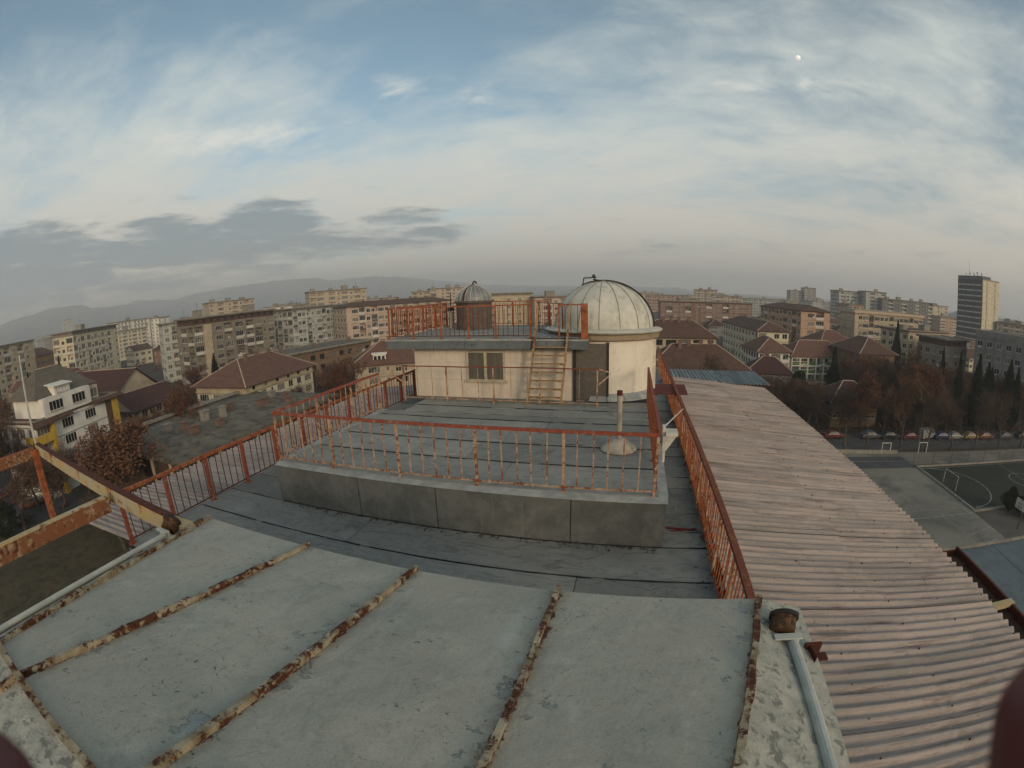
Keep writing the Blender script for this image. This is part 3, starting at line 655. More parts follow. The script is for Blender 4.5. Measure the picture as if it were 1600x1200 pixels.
gm = gore(DR, zb, hz).mesh('dome_panel', M['dome_tin'], smooth=False)
b = MB(); pts = [(DR * 1.004 * math.cos(t), 0, zb + hz * 1.004 * math.sin(t)) for t in (j / 12 * math.pi / 2 * .98 for j in range(13))]
for p, q in zip(pts, pts[1:]): b.bar(p, q, .010, .020, (p[0], 0, p[2] - zb))
rm = b.mesh('rib', M['rib_grey'])
for i in range(NG):
    put('dome_panel', gm, dome, rot=(0, 0, 2 * math.pi * i / NG + R(9.65))); put('rib', rm, dome, rot=(0, 0, 2 * math.pi * (i + .5) / NG + R(9.65)))
b = MB(); b.lathe(0, 0, [(.16, zb + hz - .02), (.10, zb + hz + .015), (0.001, zb + hz + .02)], 16); b.build('cap', M['dome_tin'], dome, world=False)
b = MB()                                     # rail of the shutter: an arc from behind the crown down to the right
aa = R(-6); pts = [(DR * 1.02 * math.cos(t), 0, zb + hz * 1.02 * math.sin(t)) for t in (R(-2 + 118 * j / 22) for j in range(23))]
for p, q in zip(pts, pts[1:]):
    f = lambda s_: (s_[0] * math.cos(aa), s_[0] * math.sin(aa), s_[2]); b.bar(f(p), f(q), .06, .05, (p[0], 0, p[2] - zb))
b.build('shutter_rail', M['dark_iron'], dome, world=False)
b = MB()                                     # pulley bracket by the crown
z0 = zb + hz
for p, q in (((-.62, -.2, z0 - .17), (-.58, -.2, z0 + .10)), ((-.58, -.2, z0 + .10), (-.20, -.2, z0 + .12)), ((-.62, -.2, z0 - .15), (-.72, -.2, z0 - .22)), ((-.25, -.2, z0 - .02), (-.25, -.2, z0 + .18)), ((-.30, -.2, z0 + .06), (-.05, -.15, z0 + .02))): b.tube(p, q, .018, n=6)
b.tube((-.28, -.24, z0 + .16), (-.28, -.14, z0 + .16), .05, n=10); b.build('pulley_bracket', M['dark_iron'], dome, world=False)
b = MB(); b.lathe(DX - .62, DY - 1.62, [(.0, -1.50), (.22, -1.48), (.24, -1.40), (.2, -1.34), (.0, -1.32)], 12); b.build('pulley_wheel', M['zinc'], dome)

# ------------------------------------------------------------------ small dome
sx, sy, sr = -5.60, 16.0, .665
sd = thing('small_dome', 'small grey ribbed dome with a rusty slit and hooked finial on a brown drum', 'dome', (sx, sy, ZP))
b = MB(); b.lathe(sx, sy, [(sr * .97, ZP - .02), (sr * .97, -.36)], 20); b.build('drum', M['drum_rust'], sd)
b = MB(); b.lathe(sx, sy, [(sr * .97, -.36), (sr * 1.08, -.36), (sr * 1.08, -.30), (sr, -.28)], 20); b.build('eave', M['drum_rust'], sd)
zb2 = -.30 - ZP; NG2 = 20
gm2 = gore(sr, zb2, .56, 6, math.pi / NG2, .012).mesh('dome_panel', M['dome_grey'])
b = MB(); pts = [(sr * 1.004 * math.cos(t), 0, zb2 + .56 * 1.004 * math.sin(t)) for t in (j / 8 * math.pi / 2 * .98 for j in range(9))]
for p, q in zip(pts, pts[1:]): b.bar(p, q, .014, .02, (p[0], 0, p[2] - zb2))
rm2 = b.mesh('rib', M['dome_tin'])
for i in range(NG2):
    put('dome_panel', gm2, sd, rot=(0, 0, 2 * math.pi * i / NG2)); put('rib', rm2, sd, rot=(0, 0, 2 * math.pi * (i + .5) / NG2))
b = MB(); a = R(-104); pts = [(sr * 1.02 * math.cos(t), sr * 1.02 * math.cos(t), zb2 + .56 * 1.02 * math.sin(t)) for t in (R(4 + 92 * j / 10) for j in range(11))]
for p, q in zip(pts, pts[1:]): b.bar((p[0] * math.cos(a), p[0] * math.sin(a), p[2]), (q[0] * math.cos(a), q[0] * math.sin(a), q[2]), .05, .03, (p[0] * math.cos(a), p[0] * math.sin(a), p[2] - zb2))
b.build('slit_cover', M['wheel_rust'], sd, world=False)
b = MB(); z0 = zb2 + .56; b.path([(0, 0, z0 - .02), (-.02, 0, z0 + .08), (.02, 0, z0 + .14), (.09, 0, z0 + .13), (.12, 0, z0 + .06)], .03, 6); b.build('finial', M['rust_dark'], sd, world=False)
vb = thing('vent_stack', 'short grey vent stack with a dark cap beside the small dome', 'vent', (-6.62, 16.3, ZP))
b = MB(); b.tube((-6.62, 16.3, ZP), (-6.62, 16.3, ZP + .62), .11, .09, 10); b.build('pipe', M['pole_grey'], vb)
b = MB(); b.tube((-6.62, 16.3, ZP + .66), (-6.62, 16.3, ZP + .78), .14, .12, 10); b.tube((-6.62, 16.3, ZP + .6), (-6.62, 16.3, ZP + 1.32), .02, n=6); b.build('cap', M['dark_iron'], vb)

# ------------------------------------------------------------------ small things on the deck
pl = thing('pole', 'pale pole standing on a round concrete foot behind the near railing', 'pole', (-.2, 8.75, ZD))
b = MB(); b.lathe(-.2, 8.75, [(.0, ZD + .004), (.34, ZD + .004), (.36, ZD + .03), (.34, ZD + .06), (.24, ZD + .14), (.09, ZD + .24), (.0, ZD + .25)], 20); b.build('foot', M['pole_grey'], pl)
b = MB(); b.tube((-.2, 8.75, ZD + .2), (-.21, 8.75, ZD + 1.12), .055, .052, 12); b.build('shaft', M['pole_grey'], pl)
b = MB(); b.tube((-.21, 8.75, ZD + 1.10), (-.21, 8.75, ZD + 1.19), .058, .058, 12); b.build('cap', M['rust_dark'], pl)
_hb = MB(); _hb.bar((.46, 6.96, -2.3), (.53, 6.96, -2.3), .03, .03)
hp = thing('hopper', 'white angular sheet-metal hopper hung outside the deck railing corner', 'hopper', (.62, 6.95, -2.4))
b = MB(); b.hexa(((.52, 6.90, -2.42), (.58, 6.90, -2.42), (.58, 7.02, -2.42), (.52, 7.02, -2.42), (.52, 6.86, -2.17), (.73, 6.86, -2.17), (.73, 7.06, -2.17), (.52, 7.06, -2.17))); b.build('body', M['steel_white'], hp)
b = MB(); b.box(.56, .75, 6.84, 7.08, -2.169, -2.11); b.build('lid', M['steel_white'], hp)
b = MB(); b.box(.51, .558, 6.90, 7.02, -2.168, -2.03); b.build('riser', M['steel_white'], hp)
b = MB(); b.tube((.545, 6.95, -2.62), (.545, 6.95, -2.41), .028, n=10); b.build('outlet', M['steel_white'], hp); _hb.build('arm', M['rail_cream'], hp)
b = MB(); b.tube((.56, 7.05, -2.06), (1.30, 11.2, -2.84), .013, n=6)
tag(b.build('stay_rod', M['steel_white']), 'thin white stay rod slanting from the hopper to the guard rail', 'rod')
b = MB(); b.hexa(((.56, 13.0, -2.90), (1.66, 13.2, -2.93), (1.72, 14.7, -2.93), (.62, 14.5, -2.90), (.56, 13.0, -2.892), (1.66, 13.2, -2.922), (1.72, 14.7, -2.922), (.62, 14.5, -2.892)))
tag(b.build('iron_sheet', M['redsheet']), 'flat dark red iron sheet lying across the two railings', 'sheet')

# ------------------------------------------------------------------ sliding sheet-iron roof we stand on
roofm = thing('sliding_roof', 'grey painted sheet-iron sliding roof with rusty seams, in the foreground', 'roof', (-1.2, 1.0, -1.86))
SL = .18
zf = lambda x, y: ZR + SL * (2.25 - y)
FY, RY, RZ = 2.25, .05, ZR + SL * 2.2
seams_f = [-3.29, -2.15, -1.27, -.35, .85]; seams_r = [-2.50, -2.15, -1.27, -.35, .24]
def panel(pl_, name='roof_sheet', m='sheet_iron', uvw=True, nu=8, nv=10, th=.012, jitter=.004):
    """pl_: four corners (front-left, front-right, back-right, back-left); slightly buckled sheet with thickness"""
    a, b_, c, d = (Vector(p) for p in pl_); nrm = (b_ - a).cross(d - a).normalized()
    if nrm.z < 0: nrm = -nrm
    r = random.Random(int(a.x * 1000)); P = {}
    for i in range(nu + 1):
        for j in range(nv + 1):
            u, v = i / nu, j / nv
            p = (a * (1 - u) + b_ * u) * (1 - v) + (d * (1 - u) + c * u) * v
            inner = math.sin(math.pi * u) * min(1, 4 * v, 4 * (1 - v))
            P[i, j] = p + nrm * (r.uniform(-jitter, jitter) * inner + .006 * inner)
    mb = MB(); uv = []
    for i in range(nu):
        for j in range(nv):
            mb.quad(P[i, j], P[i + 1, j], P[i + 1, j + 1], P[i, j + 1]); uv += [(i / nu, j / nv), ((i + 1) / nu, j / nv), ((i + 1) / nu, (j + 1) / nv), (i / nu, (j + 1) / nv)]
    for i in range(nu):                   # folded front edge
        mb.quad(P[i, 0] - nrm * th - Vector((0, 0, .035)), P[i + 1, 0] - nrm * th - Vector((0, 0, .035)), P[i + 1, 0], P[i, 0]); uv += [(i / nu, 0), ((i + 1) / nu, 0), ((i + 1) / nu, 0), (i / nu, 0)]
    o = mb.build(name, M[m], roofm)
    ul = o.data.uv_layers.new(name='UVMap')
    for k, q in enumerate(uv): ul.data[k].uv = q
    for pg in o.data.polygons: pg.use_smooth = True
    return o
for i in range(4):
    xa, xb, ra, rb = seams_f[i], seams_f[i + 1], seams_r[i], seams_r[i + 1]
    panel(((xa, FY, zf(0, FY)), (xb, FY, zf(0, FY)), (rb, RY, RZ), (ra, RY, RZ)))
def seam(p, q, wd=.026, ht=.034, name='seam', k=14, seed=0):
    r = random.Random(seed); p, q = Vector(p), Vector(q); mb = MB()
    pts = [p.lerp(q, i / k) + Vector((r.uniform(-.004, .004), 0, r.uniform(-.003, .004))) for i in range(k + 1)]
    for s_, t_ in zip(pts, pts[1:]):
        h = ht + r.uniform(-.006, .006); mb.bar(s_ + Vector((0, 0, h / 2 - .004)), t_ + Vector((0, 0, h / 2 - .004)), wd + r.uniform(-.004, .006), h)
    return mb.build(name, M['seam_rust'], roofm)
for i in (1, 2, 3): seam((seams_f[i], FY + .012, zf(0, FY) - .002), (seams_r[i], RY, RZ), seed=i)
seam((seams_f[0], FY + .01, zf(0, FY)), (seams_r[0], RY, RZ), .034, .03, 'hip_seam', 16, 8)
seam((seams_f[4], FY + .01, zf(0, FY)), (seams_r[4], RY, RZ), .034, .03, 'hip_seam', 16, 9)
seam((seams_r[0], RY, RZ), (seams_r[4], RY, RZ), .036, .036, 'ridge_seam', 16, 10)
# hips down to the side eaves, and the slope behind our back
LE, RE, EZ = -3.56, 1.15, -1.80
b = MB(); k = 12
for i in range(k):
    f0, f1 = i / k, (i + 1) / k
    h = lambda f: Vector((seams_f[4], FY, zf(0, FY))).lerp(Vector((seams_r[4], RY, RZ)), f)
    e = lambda f: Vector((RE - .06 * f, FY + .02 - 2.22 * f, EZ))
    b.quad(h(f0), e(f0), e(f1), h(f1)); b.quad(e(f0), e(f0) - Vector((0, 0, .05)), e(f1) - Vector((0, 0, .05)), e(f1))
b.build('hip_sheet', M['flaky_white'], roofm)
b = MB()
for i in range(k):
    f0, f1 = i / k, (i + 1) / k
    h = lambda f: Vector((seams_f[0], FY, zf(0, FY))).lerp(Vector((seams_r[0], RY, RZ)), f)
    e = lambda f: Vector((LE, FY + .02 - 2.22 * f, EZ))
    b.quad(e(f0), h(f0), h(f1), e(f1)); b.quad(e(f0), e(f1), e(f1) - Vector((0, 0, .05)), e(f0) - Vector((0, 0, .05)))
b.build('hip_sheet', M['flaky_white'], roofm)
b = MB(); b.quad((seams_r[0], RY, RZ), (seams_r[4], RY, RZ), (.85, -2.2, ZR), (-3.29, -2.2, ZR)); b.quad((LE, .05, EZ), (seams_r[0], RY, RZ), (-3.29, -2.2, ZR), (LE, -2.2, EZ)); b.quad((seams_r[4], RY, RZ), (RE - .06, .05, EZ), (RE - .06, -2.2, EZ), (.85, -2.2, ZR))
b.build('hip_sheet', M['flaky_white'], roofm)
seam((-2.15, RY - .01, RZ), (-2.7, -2.2, ZR), seed=21)
for sx_, dirx in ((.965, 1), (-3.50, -1)):           # pipes and rollers the roof slides on
    z = -1.70 if dirx > 0 else -1.735
    b = MB(); b.tube((sx_, -2.2, z), (sx_, 1.86, z), .030 if dirx > 0 else .022, n=12); b.build('guide_pipe', M['white_pipe'], roofm)
    b = MB(); b.box(sx_ - .11, sx_ + .05, 1.872, 1.885, z - .05, z + .035); b.box(sx_ - .11, sx_ + .05, 1.84, 1.872, z + .026, z + .035); b.build('flange', M['white_pipe'], roofm)
    wx = sx_ - .04
    b = MB(); b.lathe(0, 0, [(.001, -.055), (.055, -.055), (.074, -.05), (.074, .030), (.080, .032), (.080, .056), (.066, .06), (.001, .055)], 20)
    wl_ = b.build('roller', [M['wheel_rust']], roofm, world=False); wl_.location = Vector((wx, 1.965, z + .035)) - roofm.location; wl_.rotation_euler = (R(-62), 0, R(-14 if dirx > 0 else 20))
    b = MB(); b.lathe(0, 0, [(.077, .029), (.086, .033), (.086, .055), (.077, .059)], 20); b.build('tyre', M['rubber'], wl_, world=False)
b = MB(); b.prism([(1.08, 1.868), (1.10, 1.76), (1.155, 1.868)], -1.79, -1.742); b.box(1.06, 1.16, 1.86, 1.88, -1.80, -1.738); b.box(1.0, 1.2, 1.80, 1.86, -1.815, -1.803); b.build('bracket', M['rust_dark'], roofm)

# steel frame the roof used to slide out on, and the mast on its corner
fr = thing('steel_frame', 'cream and rust steel beams jutting out over the yard from the sliding roof', 'frame', (-6.0, 1.5, -1.95))
def angle_beam(p, q, mweb, mtop, name='beam'):
    p, q = Vector(p), Vector(q); mb = MB(); dz_ = Vector((0, 0, 1)); mb.bar(p - dz_ * .08, q - dz_ * .08, .02, .16, m=0); sd_ = (q - p).cross(dz_).normalized()
    mb.bar(p + sd_ * -.035 + dz_ * .006, q + sd_ * -.035 + dz_ * .006, .09, .012, m=1); mb.bar(p + sd_ * -.035 - dz_ * .166, q + sd_ * -.035 - dz_ * .166, .09, .012, m=0)
    return mb.build(name, [M[mweb], M[mtop]], fr)
angle_beam((-9.06, 2.42, -1.76), (-3.62, 2.10, -1.76), 'beam_cream', 'rust_dark')
angle_beam((-5.06, -3.0, -1.78), (-5.06, 2.06, -1.78), 'beam_rust', 'beam_cream')
angle_beam((-8.90, -3.0, -1.80), (-8.96, 2.34, -1.80), 'beam_rust', 'rail_orange')
b = MB(); b.bar((-8.88, 2.33, -1.82), (-8.88, 2.33, -3.12), .11, .11, (0, 1, 0)); b.build('post', M['rail_orange'], fr)
b = MB(); b.box(-3.7, -3.42, 2.02, 2.14, -1.98, -1.72); b.build('end_plate', M['beam_cream'], fr)
b = MB(); b.tube((-9.02, 2.42, -1.745), (-9.02, 2.40, -.23), .024, .018, 8)
tag(b.build('antenna_mast', M['white_pipe']), 'thin pale upright mast on the far corner of the steel frame', 'mast')

# ------------------------------------------------------------------ corrugated canopies
PW = .175
def wave_sheet(name, lx, ly, m, amp=.030, seg=8, th=.008):
    b = MB(); ny = int(round(ly / PW)) * seg
    ys_ = [ly * j / ny for j in range(ny + 1)]; zz = [amp * math.cos(2 * math.pi * y / PW) for y in ys_]
    for j in range(ny):
        b.quad((0, ys_[j], zz[j]), (lx, ys_[j], zz[j]), (lx, ys_[j + 1], zz[j + 1]), (0, ys_[j + 1], zz[j + 1]))
        b.quad((0, ys_[j + 1], zz[j + 1] - th), (lx, ys_[j + 1], zz[j + 1] - th), (lx, ys_[j], zz[j] - th), (0, ys_[j], zz[j] - th))
        b.quad((lx, ys_[j], zz[j] - th), (lx, ys_[j + 1], zz[j + 1] - th), (lx, ys_[j + 1], zz[j + 1]), (lx, ys_[j], zz[j]))
        b.quad((0, ys_[j + 1], zz[j + 1] - th), (0, ys_[j], zz[j] - th), (0, ys_[j], zz[j]), (0, ys_[j + 1], zz[j + 1]))
    return b.mesh(name, m, smooth=False)
can = thing('corrugated_roof', 'long pinkish corrugated cement roof sloping away beside the rusty guard rail', 'roof', (1.45, -2.6, -3.745))
slope = math.atan(.087); cs, sn = math.cos(slope), math.sin(slope)
shm = wave_sheet('corrugated_sheet', 2.42, PW * 6.35, M['cement'])
shm.polygons.foreach_set('use_smooth', [False] * len(shm.polygons))
NR = 22
for i in range(NR):
    for j in range(2):
        x = 2.26 * j; zo = .012 * (1 - j) + .006 * (i % 2) + rnd.uniform(0, .004)
        put('corrugated_sheet', shm, can, (x * cs + rnd.uniform(-.015, .02), i * PW * 6 + rnd.uniform(-.006, .006), -x * sn + zo), (rnd.uniform(-.002, .002), slope + rnd.uniform(-.0015, .0015), rnd.uniform(-.002, .002)))
b = MB()
for i in range(NR):
    for l in (.22, 1.28, 2.5, 3.5, 4.5):
        for wv in (1, 4):
            x = l + rnd.uniform(-.03, .03); y = i * PW * 6 + PW * wv + rnd.uniform(-.006, .006); z = -x * sn / cs * 1.0 + .026
            z = -x * math.tan(slope) + .042
            if rnd.random() < .93: b.tube((x, y, z - .016), (x, y, z + .006), .016, .013, 6)
b.build('bolt', M['rust_dark'], can, world=False, kind='stuff')
for q in ((.02, .12, -.16, -.06), (2.2, 2.3, -.36, -.26), (4.3, 4.4, -.54, -.45)): b = MB(); b.box(q[0], q[1], 0, NR * PW * 6, q[2], q[3]); b.build('purlin', M['rust_dark'], can, world=False)
for y in range(1, 23, 3):
    for x in (.4, 4.2): b = MB(); b.bar((x, y, -.5), (x, y, G + 3.745), .12, .12, (0, 1, 0)); b.build('post', M['rust_dark'], can, world=False)
r = random.Random(5)
for i in range(7): b = MB(); b.box(1.6 + i * .42, 2.0 + i * .42, 20.42 + r.uniform(-.05, .05), 20.66, -3.78 - i * .036, -3.755 - i * .036); b.build('capping', M['redsheet'], can)
# grey lower canopy beyond its far end, corrugations running the other way
c2 = thing('corrugated_roof', 'small grey corrugated roof beyond the far end of the long canopy', 'roof', (2.1, 20.4, -3.98))
gm_ = wave_sheet('corrugated_sheet', 3.2, PW * 6.35, M['cement_grey'])
for i in range(5): put('corrugated_sheet', gm_, c2, (i * PW * 6 + PW * 6.2 - 1.0, .0, .0 + .005 * (i % 2)), (0, R(-1.0), R(90)))
for q in ((.3, -.13), (2.8, -.1)): b = MB(); b.box(-.5, 4.6, q[0], q[0] + .1, q[1], q[1] + .09); b.build('purlin', M['rust_dark'], c2, world=False)
for x, y in ((.2, .35), (4.3, 2.85)): b = MB(); b.bar((x, y, -.1), (x, y, G + 3.98), .1, .1, (0, 1, 0)); b.build('post', M['rust_dark'], c2, world=False)
# canopy on the yard side
c3_ = thing('corrugated_roof', 'pale corrugated canopy seen through the bars of the heavy guard rail', 'roof', (-8.36, 3.7, -3.98))
lm = wave_sheet('corrugated_sheet', 1.66, PW * 6.35, M['cement_left'])
for i in range(14):
    for j in range(2):
        x = 1.56 * j; put('corrugated_sheet', lm, c3_, (-x * cs, (i + 1) * PW * 6.0 + .06, -x * .08 + .012 * (1 - j) + .005 * (i % 2)), (0, math.atan(.08), math.pi))
for q in ((-3.1, -.40), (-.2, -.18)): b = MB(); b.box(q[0], q[0] + .1, 0, 14.6, q[1], q[1] + .1); b.build('purlin', M['rust_dark'], c3_, world=False)
for y in range(1, 15, 4): b = MB(); b.bar((-2.9, y, -.3), (-.05, y, -1.4), .08, .08); b.build('bracket', M['rust_dark'], c3_, world=False)
# rotten gutter under the eave of the long canopy and the lower wing
gt = thing('gutter', 'rusted dark red box gutter half full of moss below the corrugated eave', 'gutter', (6.5, 2.0, -4.6))
b = MB(); b.box(6.12, 7.0, -3.0, 6.98, -4.66, -4.62); b.box(6.12, 7.0, 6.95, 6.98, -4.62, -4.50); b.build('trough', M['rust_dark'], gt)
b = MB(); b.box(6.97, 7.03, -3.0, 6.98, -4.62, -4.44); b.build('rim', M['rust_dark'], gt)
b = MB(); r = random.Random(3)
for i in range(60):
    y = -2.8 + i * .163; b.box(6.72 + r.uniform(-.2, .08), 6.95, y, y + .16, -4.62, -4.60 + r.uniform(0, .03))
b.build('moss', M['brownleaf'], gt, kind='stuff')
for y in (4.95, 2.0, -1.0):
    b = MB(); b.box(6.45, 7.06, y - .05, y + .09, -4.50, -4.42); b.build('strap', M['beam_cream'], gt)
wing = thing('low_wing', 'lower school wing with a flat blue-grey tin roof beside the gutter', 'building', (22, 4, G))
b = MB(); b.box(6.6, 46, -12, 18.5, G, -12.1); b.build('wall', M['grey'], wing)
for i in range(13):
    for j in range(2):
        b = MB(); x0 = 6.4 + i * 3.05; b.box(x0 + .02, x0 + 3.03, (-12.2, 3.2)[j] + .02, (3.2, 18.7)[j] - .02, -12.10, -12.05 + rnd.uniform(0, .02)); b.build('roof_sheet', M['tin_grey'], wing)
b = MB(); b.box(6.5, 46, 18.62, 18.75, -12.05, -11.9); b.build('parapet', M['concrete'], wing)

# ================================================================== ground
def flat(name, poly, z, m, parent=None, kind='structure'):
    b = MB(); b.add([(x, y, z) for x, y in poly], [tuple(range(len(poly)))])
    o = b.build(name, m, parent)
    if kind and parent is None: o['kind'] = kind
    return o
flat('ground', [(-9000, -9000), (9000, -9000), (9000, 9000), (-9000, 9000)], G, M['ground'])
flat('road', [(-10, 70.8), (160, 68.5), (160, 74.5), (-10, 76.8)], G + .012, M['asphalt'])
flat('parking_strip', [(-10, 76.8), (160, 74.5), (160, 77.6), (-10, 79.8)], G + .016, M['court_dark'])
flat('road', [(-130, 6), (-68, 11), (-68, 24), (-130, 30)], G + .012, M['asphalt'])
flat('lawn', [(-66, -60), (-8.4, -60), (-8.4, 29), (-58, 29), (-66, 22)], G + .02, M['lawn'])
flat('sports_ground', [(1.5, 19), (46.4, 19), (46.4, 62.5), (110, 62.5), (110, 67.6), (1.5, 69.2)], G + .02, M['court'])
flat('sports_ground', [(46.4, 19), (110, 19), (110, 45.2), (46.4, 45.2)], G + .02, M['court_dark'])
flat('court_band', [(5, 61.9), (46.4, 61.3), (46.4, 66.4), (5, 67.4)], G + .025, M['asphalt'])
flat('football_pitch', [(46.9, 45.6), (90, 45.6), (90, 62.0), (46.9, 61.0)], G + .024, M['pitch'])
def stripe(pts, wd=.10, z=G + .034):
    b = MB()
    for p, q in zip(pts, pts[1:]):
        p, q = Vector((*p, z)), Vector((*q, z)); s_ = (q - p).cross(Vector((0, 0, 1))).normalized() * wd / 2
        b.quad(p - s_, p + s_, q + s_, q - s_)
    o = b.build('line_marking', M['line']); o['kind'] = 'structure'; return o
stripe([(8, 44.6), (46.3, 45.0)], .12); stripe([(8, 46.7), (45, 46.8)], .08); stripe([(10, 64.8), (50, 64.3)], .12)
stripe([(40.7, 39.6), (46.2, 40.9), (46.2, 38.1), (41.0, 37.4), (40.7, 39.6)], .10)
stripe([(40.7 - 1.8 * math.sin(t), 38.5 + 1.8 * math.cos(t)) for t in (math.pi * i / 10 for i in range(11))], .09)
stripe([(47.8 + 7.2 * math.cos(t), 53.6 + 7.2 * math.sin(t)) for t in (math.pi * (i / 16 - .5) for i in range(17))], .14)
stripe([(47.2, 46.0), (47.2, 60.8)], .1); stripe([(47.2, 46.0), (90, 46.0)], .10); stripe([(47.2, 60.8), (90, 61.6)], .10); stripe([(66, 46), (66, 61)], .1)
stripe([(66 + 3 * math.cos(t), 53.6 + 3 * math.sin(t)) for t in (2 * math.pi * i / 16 for i in range(17))], .12)
b = MB()
for p, q in (((46.6, 45.2), (46.6, 61.6)), ((46.6, 45.3), (90, 45.3)), ((46.6, 61.6), (90, 62.4))): b.bar((*p, G + .12), (*q, G + .12), .25, .24)
structure(b.build('kerb', M['concrete']))
b = MB(); b.bar((10, 69.7, G + .3), (46.4, 67.9, G + .3), .3, .6); tag(b.build('low_wall', M['concrete']), 'low pale wall along the far edge of the sports ground', 'wall')
b = MB(); b.bar((-80, 40.3, G + 1.1), (-61, 38.0, G + 1.1), .3, 2.2); tag(b.build('yard_wall', M['sand']), 'beige yard wall below the flat-roofed block', 'wall')
def goal(label, x, y0, y1, h=2.0):
    g = thing('football_goal', label, 'goal', (x, (y0 + y1) / 2, G + .03))
    for y in (y0, y1):
        b = MB(); b.bar((x, y, G + .02), (x, y, G + h), .10, .10, (0, 1, 0)); b.build('post', M['line'], g)
        b = MB(); b.bar((x, y, G + h), (x - 1.0, y, G + .05), .05, .05); b.build('brace', M['railing_dark'], g)
    b = MB(); b.bar((x, y0 - .06, G + h + .06), (x, y1 + .06, G + h + .06), .10, .10); b.build('crossbar', M['line'], g)
    b = MB()
    for i in range(9):
        y = y0 + (y1 - y0) * i / 8; b.tube((x, y, G + h), (x - 1.0, y, G + .05), .01, n=3)
    for i in range(6): f = i / 5; b.tube((x - f, y0, G + h * (1 - f) + .05), (x - f, y1, G + h * (1 - f) + .05), .01, n=3)
    b.build('net', M['railing_dark'], g, kind='stuff')
goal('white football goal at the near end of the dark pitch', 47.9, 51.9, 55.3)
goal('white football goal in the middle of the far touchline, beyond the near goal', 90, 51.9, 55.3)
for x in (43.9, 52.0):
    g = thing('handball_goal', ('small white goal frame by the far wall of the court' if x < 50 else 'small white goal frame nearest the white van beyond the court'), 'goal', (x, 67.9, G))
    for dx_ in (-.9, .9):
        b = MB(); b.bar((x + dx_, 67.9, G), (x + dx_, 67.9, G + 1.8), .1, .1, (0, 1, 0)); b.build('post', M['frame'], g)
    b = MB(); b.bar((x - .95, 67.9, G + 1.85), (x + .95, 67.9, G + 1.85), .1, .1); b.build('crossbar', M['frame'], g)
bb = thing('basketball_hoop', 'basketball hoop with a white backboard by the low wing roof', 'hoop', (50.2, 39.4, G))
b = MB(); b.bar((50.2, 39.4, G), (50.2, 39.4, G + 3.0), .16, .16, (0, 1, 0)); b.bar((50.2, 39.4, G + 3.0), (49.3, 39.4, G + 3.3), .12, .12); b.build('pole', M['railing_dark'], bb)
b = MB(); b.box(49.2, 49.27, 38.5, 40.3, G + 2.7, G + 3.9); b.build('backboard', M['frame'], bb)
b = MB(); 
for y0, y1, z0, z1 in ((39.05, 39.75, 2.95, 3.01), (39.05, 39.75, 3.4, 3.46), (39.05, 39.11, 3.0, 3.42), (39.69, 39.75, 3.0, 3.42)): b.box(49.185, 49.2, y0, y1, G + z0, G + z1)
b.build('target_square', M['railing_dark'], bb)
b = MB(); b.path([(48.95 + .23 * math.cos(t), 39.4 + .23 * math.sin(t), G + 3.0) for t in (2 * math.pi * i / 12 for i in range(13))], .02, 5); b.build('ring', M['rail_orange'], bb)
for i, (p, q, lb) in enumerate((((46.3, 62.3), (110, 63.6), 'thin wire fence along the far side of the dark pitch'), ((8, 70.2), (110, 67.9), 'wire fence between the sports ground and the parked cars'))):
    f = thing('wire_fence', lb, 'fence', (p[0], p[1], G)); L = math.dist(p, q); k = int(L / 4)
    pm = MB(); pm.bar((0, 0, 0), (0, 0, 2.0), .07, .07, (0, 1, 0)); pm = pm.mesh('post', M['railing_dark'])
    for j in range(k + 1): put('post', pm, f, ((q[0] - p[0]) * j / k, (q[1] - p[1]) * j / k, 0))
    b = MB()
    for z in (.1, .7, 1.3, 1.95): b.bar((*p, G + z), (*q, G + z), .025, .025)
    b.build('wire', M['railing_dark'], f, kind='stuff')

# ================================================================== buildings of the town
FOOT = []                                    # footprints, to keep trees and fillers out
_win = {}
def window_meshes(w_, h, frame):
    k = (round(w_, 2), round(h, 2), frame)
    if k not in _win:
        b = MB(); t = .08 if w_ > 1 else .06
        b.box(0, w_, .08, .15, 0, t); b.box(0, w_, .08, .15, h - t, h); b.box(0, t, .08, .15, t, h - t); b.box(w_ - t, w_, .08, .15, t, h - t)
        n_ = 0 if w_ < 1.0 else (1 if w_ < 1.9 else (2 if w_ < 2.6 else 3))
        for i in range(n_):
            x = w_ * (i + 1) / (n_ + 1); b.box(x - .04, x + .04, .085, .145, t, h - t)
        b.box(-.1, w_ + .1, -.07, .08, -.07, 0)
        fm = b.mesh('window', M[frame])
        b = MB(); b.box(t * .5, w_ - t * .5, .11, .12, t * .5, h - t * .5); pm = b.mesh('pane', M['glass'])
        _win[k] = (fm, pm)
    return _win[k]
BAYW = {'W': 3.0, 'D': 3.7, 'S': 2.0, 'L': 3.9, 'B': 3.5, '.': 2.2, '|': .7, 'V': 2.2, 'G': 3.2, 'P': 3.0, 'A': 3.6}
